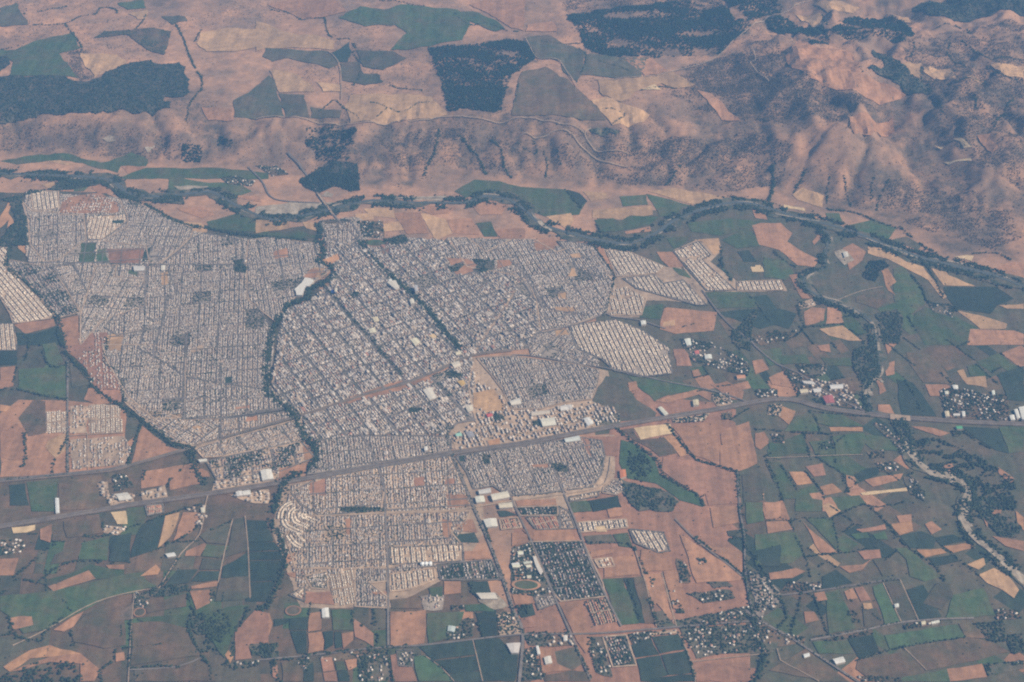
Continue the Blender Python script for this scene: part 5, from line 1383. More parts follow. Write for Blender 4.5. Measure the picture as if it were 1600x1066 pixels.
for k, (kd, tl, s) in enumerate(rows(FIELDS)):
    p = np.array(pix(tl, s)); P = at(*p.T); FIELD_POLYS.append(P)
    wild = tl[0] == 'A' or kd == 'x'
    o = sheet('gravel_flat' if kd == 'x' else 'golf_course' if (kd == 'e' and tl == 'C3') else 'field', P, nz(), FK[kd][1], 10 if wild else 5, 40 if wild else 45, k)
    c = p.mean(0); l = FK[kd][0] + (' flat ' if kd == 'x' else ' field ') + rel(*c)
    if o.name.startswith('golf'): l = 'green golf course fairways between the terraces and the bare fields'
    tag(o, l, kind='structure', group=l)
def tree_template(rings):
    if rings == 0:
        v = np.array([(0, 0, 0.02), (.95, .2, .5), (-.25, 1, .42), (-1, -.15, .55), (.2, -.95, .45), (.05, 0, 1.0)])
        f = [(0, 2, 1), (0, 3, 2), (0, 4, 3), (0, 1, 4), (5, 1, 2), (5, 2, 3), (5, 3, 4), (5, 4, 1)]
    else:
        v = [(0, 0, .06)]; 
        for z, r, o in ((.34, .92, 0), (.7, .74, .6)):
            for k in range(5): v.append((r * math.cos(k * 1.2566 + o), r * math.sin(k * 1.2566 + o), z))
        v.append((0, 0, 1)); v = np.array(v); f = []
        for k in range(5):
            a, b = 1 + k, 1 + (k + 1) % 5; c, d = 6 + k, 6 + (k + 1) % 5
            f += [(0, b, a), (a, b, c), (b, d, c), (c, d, 11)]
    return v, np.array(f)
def tree_mass(name, X, Y, H, mat, rings, wide=.5, label=None):
    v, f = tree_template(rings); n = len(X); m = len(v)
    a = RNG.uniform(0, 6.283, n); c, s = np.cos(a)[:, None], np.sin(a)[:, None]
    J = 1 + RNG.uniform(-.28, .28, (n, m)); wd = (H * wide * RNG.uniform(.75, 1.3, n))[:, None]
    x = (v[:, 0] * c - v[:, 1] * s) * J * wd + X[:, None]; y = (v[:, 0] * s + v[:, 1] * c) * J * wd + Y[:, None]
    z = v[:, 2] * H[:, None] * (1 + RNG.uniform(-.1, .1, (n, m))) + height(X, Y)[:, None] + .5
    V = np.stack([x, y, z], -1).reshape(-1, 3); Fc = (f[None] + (np.arange(n) * m)[:, None, None]).reshape(-1, 3)
    return raw_mesh(name, V, Fc, mat, label)
def raw_mesh(name, V, T, mats, label=None, mi=None, col=None):
    me = bpy.data.meshes.new(name); me.vertices.add(len(V)); me.vertices.foreach_set('co', V.ravel().astype(np.float32))
    k = T.shape[1]; me.loops.add(T.size); me.loops.foreach_set('vertex_index', T.ravel().astype(np.int32))
    me.polygons.add(len(T)); me.polygons.foreach_set('loop_start', (np.arange(len(T)) * k).astype(np.int32))
    for m in (mats if isinstance(mats, list) else [mats]): me.materials.append(m)
    if mi is not None: me.polygons.foreach_set('material_index', mi.astype(np.int32))
    if col is not None:
        a = me.color_attributes.new('col', 'FLOAT_COLOR', 'CORNER'); cc = np.ones((len(T), k, 4), np.float32); cc[:, :, :3] = col[:, None, :]; a.data.foreach_set('color', cc.ravel())
    me.update(); o = bpy.data.objects.new(name, me); C.objects.link(o); tag(o, label, kind='stuff'); return o
def fill_points(P, spacing, prob=1.0):
    lo, hi = P.min(0), P.max(0); gx, gy = np.meshgrid(np.arange(lo[0], hi[0], spacing), np.arange(lo[1], hi[1], spacing * .9))
    g = np.stack([gx.ravel(), gy.ravel()], 1) + RNG.uniform(-.45, .45, (gx.size, 2)) * spacing
    return g[inside(g, P) & (RNG.random(len(g)) < prob)]
WOODP = []
for k, (kd, dens, lab, tl, s) in enumerate(rows(WOODS)):
    P = ragged(at(*np.array(pix(tl, s)).T), 25, 16 if tl[0] == 'A' else 9, k * 3.1); WOODP.append(P); dens = float(dens)
    g = fill_points(P, {'pine': 9.5, 'leaf': 9, 'scrub': 10}[kd])
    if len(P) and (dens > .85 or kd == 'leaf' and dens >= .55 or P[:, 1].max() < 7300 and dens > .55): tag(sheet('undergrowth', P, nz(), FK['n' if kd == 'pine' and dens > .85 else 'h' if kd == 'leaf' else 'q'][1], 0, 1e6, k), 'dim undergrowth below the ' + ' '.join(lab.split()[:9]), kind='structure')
    nzv = .5 * fbm(g[:, 0] / 150, g[:, 1] / 110, 90 + k, 3) + .28 * vnoise(g[:, 0] / 40, g[:, 1] / 30, 91 + k) + .22 * RNG.random(len(g))
    if kd == 'pine' and dens < .85: nzv = .75 * fbm(g[:, 0] / 240, g[:, 1] / 150, 90 + k, 4) + .25 * RNG.random(len(g))
    th = np.quantile(nzv, 1 - min(dens, 1)) if dens < 1 else -1
    g = g[nzv >= th]
    tree_mass('scrub' if kd == 'scrub' else 'wood', g[:, 0], g[:, 1], RNG.uniform(.7, 1.3, len(g)) * {'pine': 11, 'leaf': 10, 'scrub': 4.5}[kd],
              {'pine': MAT_PINE, 'leaf': MAT_LEAF, 'scrub': MAT_SCRUB}[kd], 0, {'pine': .55, 'leaf': .6, 'scrub': .85}[kd], lab)
# wild scrub over the dry hills
sx, sy = RNG.uniform(-4900, 4900, 170000), RNG.uniform(7300, 12400, 170000); sh = height(sx, sy); g1, g2 = gully(sx, sy)
foot = sy - np.interp(sx, _f[:, 0], _f[:, 1]); edge = np.interp(sx, _e[:, 0], _e[:, 1]) - sy
slope = (foot > 0) & (edge > -250)
pr = .22 * (fbm(sx / 330, sy / 330, 61, 4) > .56) + .015 + slope * (.7 * (g1 > .72) + .3 * (g2 > .75) + .08) + .5 * (fbm(sx / 900, sy / 600, 63, 3) > .6)
keep = (sh > 1) & (RNG.random(len(sx)) < pr); pts = np.stack([sx, sy], 1)[keep]
out = np.ones(len(pts), bool)
for P in FIELD_POLYS:
    if P[:, 1].max() > 7300: out &= ~inside(pts, P)
pts = pts[out]
tree_mass('scrub', pts[:, 0], pts[:, 1], RNG.uniform(1.8, 4.6, len(pts)), MAT_SCRUB, 0, .9, 'sparse dark scrub dotted over the dry hills and gullies')
# ------------------------------------------------------------------ roads and rivers
CELL, RX0, RY0 = 4.0, -5200.0, 3600.0; NXR, NYR = 2600, 1700
occ = np.zeros((NYR, NXR), bool); owner = np.zeros((NYR, NXR), np.int16)
def mark(P, r):
    ix = ((P[:, 0] - RX0) / CELL).astype(int); iy = ((P[:, 1] - RY0) / CELL).astype(int); k = int(math.ceil(r / CELL))
    for dx in range(-k, k + 1):
        for dy in range(-k, k + 1):
            if dx * dx + dy * dy <= (r / CELL) ** 2 + .5:
                X, Y = ix + dx, iy + dy; ok = (X >= 0) & (X < NXR) & (Y >= 0) & (Y < NYR); occ[Y[ok], X[ok]] = True
def cells(P):
    lo, hi = P.min(0), P.max(0); x0, x1 = max(0, int((lo[0] - RX0) / CELL)), min(NXR, int((hi[0] - RX0) / CELL) + 1); y0, y1 = max(0, int((lo[1] - RY0) / CELL)), min(NYR, int((hi[1] - RY0) / CELL) + 1)
    if x1 <= x0 or y1 <= y0: return np.zeros(0, int), np.zeros(0, int)
    gx, gy = np.meshgrid(np.arange(x0, x1), np.arange(y0, y1)); gx, gy = gx.ravel(), gy.ravel()
    m = inside(np.stack([RX0 + (gx + .5) * CELL, RY0 + (gy + .5) * CELL], 1), P); return gx[m], gy[m]
def look(a, x, y):
    ix = np.clip(((x - RX0) / CELL).astype(int), 0, NXR - 1); iy = np.clip(((y - RY0) / CELL).astype(int), 0, NYR - 1); return a[iy, ix]
RM = {'k': FK['k'][1], 'h': FK['h'][1], 'a': MAT_ROAD, 's': MAT_STREET, 'd': MAT_DIRT, 'v': MAT_VERGE, 'w': MAT_WATER, 'x': FK['x'][1], 'M': MAT_ROAD}
RZ = {'k': 5.6, 'h': 3.6, 'v': 5.0, 'w': 4.6, 'x': 4.9, 'd': 5.4, 'a': 5.7, 'M': 5.9}
for k, (nm, kd, wd, lab, tl, s) in enumerate(rows(ROADS)):
    P = at(*np.array(pix(tl, s)).T); wd = float(wd); z = RZ[kd] + .004 * k
    if kd == 'M':
        for off in (-6.5, 6.5): tag(strip(nm, P, wd, z, RM[kd], off), ('near ' if off < 0 else 'far ') + lab, kind='structure')
        mark(smooth_line(P, 4), 24)
    else:
        tag(strip(nm, P, wd, z, RM[kd], 0, .45 if kd == 'w' else .7 if kd == 'x' else .85 if kd == 'h' else .06, 20 if kd in 'wxh' else 40, k), lab, kind='structure')
        mark(smooth_line(P, 4), (30 if kd == 'h' else wd / 2 + 1))
MR = [q_ for q_ in rows(ROADS) if q_[0] == 'river']
for ri, (nm, kd, wd, lab, tl, s) in enumerate(MR):
    L = smooth_line(at(*np.array(pix(tl, s)).T), 10); T = np.gradient(L, axis=0); T /= np.hypot(T[:, 0], T[:, 1])[:, None]; i = 8
    while i < len(L) - 30:
        ln = random.randint(5, 16); sd = random.choice((-1, 1)) * random.uniform(12, 34 if ri == 0 else 20); hw = random.uniform(3, 8)
        seg = L[i:i + ln]; N = np.stack([-T[i:i + ln, 1], T[i:i + ln, 0]], 1); pr_ = np.sin(np.linspace(0.15, 3.0, ln))[:, None] * hw
        po = np.concatenate([seg + N * (sd + pr_), (seg + N * (sd - pr_))[::-1]]); mp = to_px(*po.mean(0))
        l = ('pale gravel bar in the main river ' if ri == 0 else 'pale gravel bar in the side river ') + rel(*mp); tag(sheet('gravel_bar', po, 4.75 + .0004 * i, FK['x'][1], 1.5, 15, i), l, kind='structure', group=l)
        i += ln + random.randint(4, 26)
P = at(*np.array(pix('F', '-40,757 0,753 63,747 171,736 200,729 283,705 305,698 420,664 463,652 516,636 581,614 634,600 700,573 740,556 800,548')).T)
tag(strip('railway_track', P, 4, 6.3, MAT_STREET), 'single railway track along the brown strip across town', kind='structure')
for k, (kd, tl, s) in enumerate(rows(LOTS)):
    p = np.array(pix(tl, s)); P = at(*p.T)
    l = FK[kd][0] + (' pitch or lawn ' if kd in 'gde' else ' open lot ') + rel(*p.mean(0))
    tag(sheet('lawn' if kd in 'gde' else 'open_lot', P, 4.0 + .008 * k, FK[kd][1], 5, 25, k), l, kind='structure', group=l)
    X, Y = cells(P); occ[Y, X] = True
for P in WOODP:
    if P[:, 1].min() < 7800: X, Y = cells(P); occ[Y, X] = True
# ------------------------------------------------------------------ big buildings
def empty(name, loc, rz=0.0):
    e = bpy.data.objects.new(name, None); C.objects.link(e); e.location = loc; e.rotation_euler = (0, 0, rz); e.empty_display_size = 5; return e
for lab, hh, col, tl, s in rows(BLDG):
    P = at(*np.array(pix(tl, s)).T); hh = float(hh)
    if np.sum(P[:, 0] * np.roll(P[:, 1], -1) - np.roll(P[:, 0], -1) * P[:, 1]) < 0: P = P[::-1]
    X, Y = cells(P); occ[Y, X] = True; c = P.mean(0); Q = P - c; n = len(Q); zb = height(*c) * 1.0
    cat = 'warehouse' if any(q in lab for q in ('warehouse', 'shed', 'barn', 'store')) else 'greenhouse' if 'glass' in lab or 'greenhouse' in lab else 'building'
    e = empty(cat, (c[0], c[1], zb)); tag(e, lab, cat)
    mesh_obj('wall', [(q[0], q[1], 0) for q in Q] + [(q[0], q[1], 4 + hh) for q in Q], [(i, (i + 1) % n, n + (i + 1) % n, n + i) for i in range(n)], MAT_WALL, e)
    R = Q * 1.02; top = 4.1 + hh
    if n == 4:   # low pitched roof along the long side
        la, lb = np.hypot(*(R[1] - R[0])), np.hypot(*(R[2] - R[1]))
        if la < lb: R = np.roll(R, -1, 0)
        m1, m2 = (R[1] + R[2]) / 2, (R[3] + R[0]) / 2; rise = min(la, lb) * .07
        V = [(q[0], q[1], top) for q in R] + [(m1[0], m1[1], top + rise), (m2[0], m2[1], top + rise)] + [(q[0], q[1], top - .5) for q in R]
        Fc = [(0, 1, 4, 5), (2, 3, 5, 4), (1, 2, 4), (3, 0, 5)] + [(i + 6, (i + 1) % 4 + 6, (i + 1) % 4, i) for i in range(4)] + [(9, 8, 7, 6)]
    else:
        V = [(q[0], q[1], top) for q in R] + [(q[0], q[1], top - .6) for q in R]; Fc = [tuple(range(n))] + [(n + i, n + (i + 1) % n, (i + 1) % n, i) for i in range(n)] + [tuple(range(2 * n - 1, n - 1, -1))]
    r = mesh_obj('roof', V, Fc, MAT_ROOFO, e); r.color = (*[float(q) * .9 for q in col.split()], 1)
for k, (tl, a, b) in enumerate(SILOS):
    c = at(*np.array(pix(tl, f'{a},{b}')).T)[0]; e = empty('silo', (c[0], c[1], 0)); tag(e, ['leftmost of the three white conical silos below the cream terraces', 'middle one of the three white conical silos', 'rightmost of the three white conical silos by the leafy houses'][k], 'silo', 'white silos')
    n = 16; r, h = 8.5, 15
    ring = [(math.cos(i * 6.2832 / n), math.sin(i * 6.2832 / n)) for i in range(n)]
    b_ = mesh_obj('body', [(x * r, y * r, 0) for x, y in ring] + [(x * r, y * r, h) for x, y in ring], [(i, (i + 1) % n, n + (i + 1) % n, n + i) for i in range(n)], MAT_ROOFO, e)
    t_ = mesh_obj('roof', [(x * r * 1.05, y * r * 1.05, h) for x, y in ring] + [(0, 0, h + 5)], [(i, (i + 1) % n, n) for i in range(n)], MAT_ROOFO, e)
    b_.color = t_.color = (.78, .77, .72, 1); mark(np.array([c]), 14)
for k, (lab, tl, s, ra, rb, an) in enumerate(rows(TRACKS)):
    c = at(*np.array(pix(tl, s)).T)[0]; ra, rb, an = float(ra), float(rb), math.radians(float(an)); n = 40
    def oval(f, dz): return [(ra * f * math.cos(t) * math.cos(an) - (rb * 1.2) * f * math.sin(t) * math.sin(an), ra * f * math.cos(t) * math.sin(an) + (rb * 1.2) * f * math.sin(t) * math.cos(an), dz) for t in np.arange(n) * 2 * math.pi / n]
    e = empty('running_track', (c[0], c[1], 4.9 + k * .01)); tag(e, lab, 'track')
    mesh_obj('lane_ring', oval(1, .3) + oval(.8, .3), [(i, (i + 1) % n, n + (i + 1) % n, n + i) for i in range(n)], FK['r' if k == 0 else 'p'][1], e)
    mesh_obj('infield', oval(.8, .25), [tuple(range(n))], FK['g' if k < 2 else 'v'][1], e)
    X, Y = cells(np.array(oval(1.1, 0))[:, :2] + c); occ[Y, X] = True
def bridge(pts, wid, lab):
    P = at(*np.array(pix('F', pts)).T); a, b = P[0], P[-1]; L = np.hypot(*(b - a)); e = empty('bridge', (a[0], a[1], 0), math.atan2(b[1] - a[1], b[0] - a[0])); tag(e, lab, 'bridge')
    def box(nm, x0, x1, y0, y1, z0, z1, m): return mesh_obj(nm, [(x, y, z) for z in (z0, z1) for x, y in ((x0, y0), (x1, y0), (x1, y1), (x0, y1))], [(0, 3, 2, 1), (4, 5, 6, 7), (0, 1, 5, 4), (1, 2, 6, 5), (2, 3, 7, 6), (3, 0, 4, 7)], m, e)
    box('deck', 0, L, -wid / 2, wid / 2, 6.6, 8.2, FK['k'][1])
    for s_ in (-1, 1): box('railing', 0, L, s_ * wid / 2 - .4, s_ * wid / 2 + .4, 8.2, 9.5, FK['x'][1])
    for j in range(1, int(L / 35)): box('pier', j * 35 - 1.5, j * 35 + 1.5, -wid * .4, wid * .4, 0, 6.6, FK['k'][1])
bridge('497,304 521,337', 14, 'pale concrete road bridge across the main river'); bridge('1390,653 1422,656', 40, 'motorway bridge across the side river')
# ------------------------------------------------------------------ town
PAL = {'c': [((.41, .38, .355), 5), ((.55, .51, .46), 4), ((.48, .40, .31), 2), ((.27, .20, .165), 2), ((.22, .20, .19), 2), ((.40, .22, .16), 1)],
       'n': [((.41, .375, .345), 5), ((.52, .475, .42), 3), ((.46, .37, .29), 2), ((.26, .20, .17), 2), ((.19, .175, .17), 1)],
       'w': [((.62, .54, .43), 5), ((.54, .47, .38), 3), ((.70, .63, .52), 2), ((.44, .34, .27), 1)],
       'q': [((.76, .70, .58), 4), ((.70, .64, .54), 2), ((.5, .42, .34), 1)],
       'r': [((.48, .22, .13), 5), ((.42, .22, .15), 2), ((.5, .36, .26), 1)],
       'l': [((.36, .33, .32), 4), ((.52, .48, .44), 2), ((.32, .20, .165), 3), ((.20, .18, .18), 2)],
       's': [((.70, .66, .60), 4), ((.50, .46, .42), 3), ((.40, .25, .19), 2), ((.26, .22, .2), 2)],
       'i': [((.50, .45, .39), 4), ((.60, .55, .48), 2), ((.40, .355, .315), 4), ((.42, .30, .22), 1)]}
# lot, house depth, street, block length, cross street, fill, trees/ha, eave height, palette
DT = {'c': (11.5, 11, 13, 112, 14, .82, 30, 4.5, 'c'), 'n': (8.4, 10, 5.5, 95, 8, .9, 28, 2.8, 'n'), 'w': (7.4, 8.5, 6.5, 88, 8, .95, 2, 3.4, 'w'), 'q': (14, 9, 5, 120, 9, .92, 1, 3.4, 'q'),
      'r': (8, 9, 9, 80, 8, .95, 4, 4.0, 'r'), 'R': (12, 10, 12, 90, 9, .9, 26, 4.2, 'r'), 'l': (13, 12.5, 9, 100, 9, .85, 115, 4.0, 'l'), 's': (13, 12, 8, 90, 9, .7, 10, 3.4, 's'),
      'S': (16, 15, 9, 100, 9, .68, 75, 3.6, 's'), 'i': (16, 14, 8, 110, 10, .66, 22, 6.5, 'i')}
CORE = at(np.array([625.]), np.array([505.]))[0]
HX = []; TP = []; TL = []; DROWS = list(rows(DIST))
def add_trees(p, h, lab): TP.append(np.column_stack([p, h])); TL.extend([lab] * len(p))
for di, (ty, dr, gk, place, tl, s) in enumerate(rows(DIST)):
    P = at(*np.array(pix(tl, s)).T); a, b = at(*np.array(pix(tl, dr)).T); u = (b - a) / np.hypot(*(b - a)); v = np.array([-u[1], u[0]])
    lot, dep, st, bl, cs, fill, td, eh, pal = DT[ty]; c = P.mean(0); tone = random.uniform(.84, 1.08)
    if ty in 'nwrl' and di < len(DROWS) - 4:     # a boundary street round each quarter
        ring = np.vstack([P, P[:1]]); rg_ = np.concatenate([np.linspace(ring[i_], ring[i_ + 1], max(3, int(np.hypot(*(ring[i_ + 1] - ring[i_])) / 14)), endpoint=False) for i_ in range(len(P))] + [P[:1]]); tag(strip('street', rg_, 7, 5.3 + di * .002, MAT_STREET if di % 2 else FK['k'][1], 0, .1, 40, di), ('grey' if di % 2 else 'dusty tan') + ' street round ' + place, kind='structure', group='street round ' + place)
        RL = np.concatenate([np.linspace(ring[i_], ring[i_ + 1], max(2, int(np.hypot(*(ring[i_ + 1] - ring[i_])) / 4))) for i_ in range(len(P))]); mark(RL, 6)
        if di % 2: q = RL[::3] + RNG.normal(0, 3, RL[::3].shape); add_trees(q, RNG.uniform(3, 8, len(q)), 'green street tree at the edge of ' + place)
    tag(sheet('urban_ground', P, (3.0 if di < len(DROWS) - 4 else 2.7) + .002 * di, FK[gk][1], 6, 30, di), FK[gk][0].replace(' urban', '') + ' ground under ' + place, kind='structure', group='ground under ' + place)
    X, Y = cells(P); free = owner[Y, X] == 0; owner[Y[free], X[free]] = di + 1
    Q = P - c; ru, rv = Q @ u, Q @ v; per = 2 * dep + st
    if ty == 'c': per = bl
    # streets
    if ty in 'cnlqrR':
        lines = []
        if ty in 'nl':
            for kk in range(math.ceil((rv.max() - rv.min()) / ((3 if ty == 'l' else 4) * per)) + 1): lines.append((u, v, rv.min() + kk * (3 if ty == 'l' else 4) * per - 2, ru.min(), ru.max(), .8))
            for kk in range(math.ceil((ru.max() - ru.min()) / ((3 if ty == 'l' else 4) * per)) + 1): lines.append((v, u, ru.min() + kk * (3 if ty == 'l' else 4) * per - 2, rv.min(), rv.max(), 1.0))
        for kk in [] if ty in 'nl' else np.arange(math.floor(rv.min() / per), math.ceil(rv.max() / per) + 1): lines.append((u, v, kk * per, ru.min(), ru.max(), .95 if ty == 'c' else .55))
        for kk in [] if ty in 'nl' else np.arange(math.floor(ru.min() / bl), math.ceil(ru.max() / bl) + 1): lines.append((v, u, kk * bl, rv.min(), rv.max(), .95 if ty == 'c' else .5))
        SV, SF = [], []
        for (d1, d2, off, lo, hi, wf) in lines:
            t = np.arange(lo, hi, 8); L = c + d1 * t[:, None] + d2 * off
            ok = inside(L, P) & (look(owner, L[:, 0], L[:, 1]) == di + 1); i = 0
            while i < len(t):
                if not ok[i]: i += 1; continue
                j = i
                while j + 1 < len(t) and ok[j + 1]: j += 1
                if j - i > 4:
                    if ty == 'c' and d1 is u and random.random() < .5:
                        tt = np.arange(0, (j - i) * 8, 9.0); q = L[i] + d1 * tt[:, None] + RNG.normal(0, 2.6, (len(tt), 2)); add_trees(q, RNG.uniform(4, 8.5, len(q)), 'green street tree in ' + place)
                    hw = (cs if d1 is v else st) * wf / 2; q0, q1 = L[i], L[j]; b0 = len(SV)
                    SV += [(*(q0 - d2 * hw - c), 0), (*(q1 - d2 * hw - c), 0), (*(q1 + d2 * hw - c), 0), (*(q0 + d2 * hw - c), 0)]
                    SF.append((b0, b0 + 1, b0 + 2, b0 + 3) if d1 is u else (b0 + 3, b0 + 2, b0 + 1, b0))
                i = j + 1
        for part in range(2):
            fs = [f for f in SF if (f[0] < f[1]) == (part == 0)]
            if fs:
                o = mesh_obj('street_grid', SV, fs, MAT_STREET if ty in 'cnl' else FK['u'][1] if ty == 'w' else FK['k'][1]); o.location = (c[0], c[1], 5.0 + part * .02 + di * .0005)
                tag(o, ('long' if part == 0 else 'cross') + ' streets of ' + place, kind='structure', group='streets of ' + place)
    # houses
    gu = []; 
    if ty == 'c':
        k = int((bl - st) / (dep + .8)); kl = int((bl - cs) / lot)
        for bv in range(math.floor(rv.min() / bl), math.ceil(rv.max() / bl) + 1):
            for r_ in range(k):
                vv = bv * bl + st / 2 + (r_ + .5) * (bl - st) / k
                for bu in range(math.floor(ru.min() / bl), math.ceil(ru.max() / bl) + 1):
                    for q in range(kl): gu.append((bu * bl + cs / 2 + (q + .5) * (bl - cs) / kl, vv))
    else:
        kl = int((bl - cs) / lot)
        if ty in 'nl':
            SB = 3 * per if ty == 'l' else 4 * per; na, nb = math.ceil((ru.max() - ru.min()) / SB) + 1, math.ceil((rv.max() - rv.min()) / SB) + 1
            for ia in range(na):
                for ib in range(nb):
                    o1, o2 = ru.min() + ia * SB, rv.min() + ib * SB; flip = random.random() < .4; sp_ = random.uniform(.92, 1.12)
                    for r_ in range(6 if ty == 'l' else 8):
                        v1 = ((r_ // 2) * per + (r_ % 2) * dep + dep / 2 + 2) 
                        for q in range(int((SB - 6) / (lot * sp_))):
                            u1 = 3 + (q + .5) * lot * sp_
                            gu.append((o1 + v1, o2 + u1) if flip else (o1 + u1, o2 + v1))
        else:
          for bv in range(math.floor(rv.min() / per), math.ceil(rv.max() / per) + 1):
            for r_ in range(2):
                vv = bv * per + st / 2 + (r_ + .5) * dep
                for bu in range(math.floor(ru.min() / bl), math.ceil(ru.max() / bl) + 1):
                    for q in range(kl): gu.append((bu * bl + cs / 2 + (q + .5) * (bl - cs) / kl, vv))
    g = np.array(gu); jit = {'c': .16, 'n': .24, 'w': .09, 'q': .07, 'r': .04, 'R': .1, 'l': .2, 's': .25, 'S': .45, 'i': .2}[ty]
    g = g + RNG.uniform(-jit, jit, g.shape) * np.array([lot, dep]); W = c + g[:, :1] * u + g[:, 1:] * v
    ok = inside(W, P) & ~look(occ, W[:, 0], W[:, 1]) & (look(owner, W[:, 0], W[:, 1]) == di + 1) & (RNG.random(len(W)) < fill)
    if ty in 'wqr': ok &= fbm(W[:, 0] / 45, W[:, 1] / 45, 500 + di, 2) > .24
    if ty in 'Ss': ok &= fbm(W[:, 0] / 60, W[:, 1] / 60, 200 + di, 2) > (.42 if ty == 'S' else .36)
    if ty in 'nc':   # some plots stay open, some are little parks
        cb = np.floor((W - c) @ np.stack([u, v], 1) / (95 if ty == 'n' else bl)); hs = hash2(cb[:, 0], cb[:, 1], 900 + di); ok &= hs > .05
        pk = (hs <= .05) & (hs > .022) & inside(W, P) & (look(owner, W[:, 0], W[:, 1]) == di + 1) & ~look(occ, W[:, 0], W[:, 1]); add_trees(W[pk] + RNG.normal(0, 3, W[pk].shape), RNG.uniform(5, 10, pk.sum()), 'leafy green tree in a small park of ' + place)
    W = W[ok]; n = len(W)
    if n:
        lo, hi = {'c': (.62, 1.08), 'n': (.6, 1.0), 'w': (.93, 1.0), 'q': (.6, .78), 'r': (.9, 1.0), 'R': (.65, .85), 'l': (.5, .85), 's': (.5, .85), 'S': (.42, .8), 'i': (.5, 1.15)}[ty]
        wu = lot * RNG.uniform(lo, hi, n); dv = dep * RNG.uniform(lo, min(hi, 1.0), n) * (.85 if ty != 'w' else .92)
        big = RNG.random(n) < {'c': .12, 'n': .015, 'S': .02}.get(ty, 0) + (.16 * np.exp(-np.sum((W - CORE) ** 2, 1) / 420 ** 2) if ty == 'c' else 0); lng = RNG.random(n) < {'n': .22, 'c': .12, 'w': .3}.get(ty, 0); wu[lng] *= RNG.uniform(1.4, 2.1, lng.sum()); wu[big] *= RNG.uniform(1.5, 2.2, big.sum()); dv[big] *= RNG.uniform(1.3, 1.9, big.sum())
        cols = np.array([q for q, _ in PAL[pal]]) * np.array([1.12, 1.0, .88]); pw = np.array([q for _, q in PAL[pal]], float); ci = RNG.choice(len(cols), n, p=pw / pw.sum())
        if ty == 'c': ci[big & (RNG.random(n) < .6)] = 1
        ang = math.atan2(u[1], u[0]) + RNG.normal(0, {'S': .35, 's': .15, 'l': .08}.get(ty, .015), n)
        hh = eh * RNG.uniform(.8, 1.25, n) * np.where(RNG.random(n) < (.05 if ty == 'c' else 0), 2.4, 1)
        HX.append(np.column_stack([W, ang, wu, dv, hh, cols[ci] * tone * RNG.uniform(.82, 1.15, (n, 1)) * (.9 + .2 * vnoise(W[:, 0] / 90, W[:, 1] / 90, 77))[:, None], np.full(n, di), ci]))
    area = abs(np.sum(P[:, 0] * np.roll(P[:, 1], -1) - np.roll(P[:, 0], -1) * P[:, 1])) / 2e4
    m = int(area * td * 1.6)
    if m:
        q = RNG.uniform(P.min(0), P.max(0), (m * 3, 2)); q = q[inside(q, P)]; q = q[(look(owner, q[:, 0], q[:, 1]) == di + 1) & ~look(occ, q[:, 0], q[:, 1])]
        q = q[vnoise(q[:, 0] / 75, q[:, 1] / 75, 300) * .7 + RNG.random(len(q)) * .3 > .42][:m]
        add_trees(q, RNG.uniform(*((5.5, 11) if ty in 'lSR' else (3.5, 8.5)), len(q)), 'leafy green tree growing in ' + place)
DROWS.append(['w', '', 'k', 'the curved terraces', '', ''])
for nrow, spc, tl, s in rows(ARCS):
    L = smooth_line(at(*np.array(pix(tl, s)).T), 7.4); T = np.gradient(L, axis=0); T /= np.hypot(T[:, 0], T[:, 1])[:, None]; N = np.stack([-T[:, 1], T[:, 0]], 1)
    sgn = 1 if N[:, 0].mean() > 0 else -1
    hull = np.concatenate([L - N * 6 * sgn, (L + N * sgn * (int(nrow) * float(spc)))[::-1]]); tag(sheet('urban_ground', hull, 4.2, FK['k'][1], 2, 30, 1), 'tan ground under the curved terraces', kind='structure', group='ground under the curved terraces')
    for k in range(int(nrow)):
        if k % 3 == 2: continue
        W = (L + N * sgn * k * float(spc))[::1]; W = W[RNG.random(len(W)) < .95]; n = len(W); a_ = np.arctan2(T[:, 1], T[:, 0])[:n]
        cc = np.array([q for q, _ in PAL['w']]) * np.array([1.12, 1.0, .88]); ci = RNG.choice(3, n)
        HX.append(np.column_stack([W, a_, np.full(n, 7.0), np.full(n, 9.0), np.full(n, 4.0), cc[ci], np.full(n, len(DROWS) - 1), ci]))

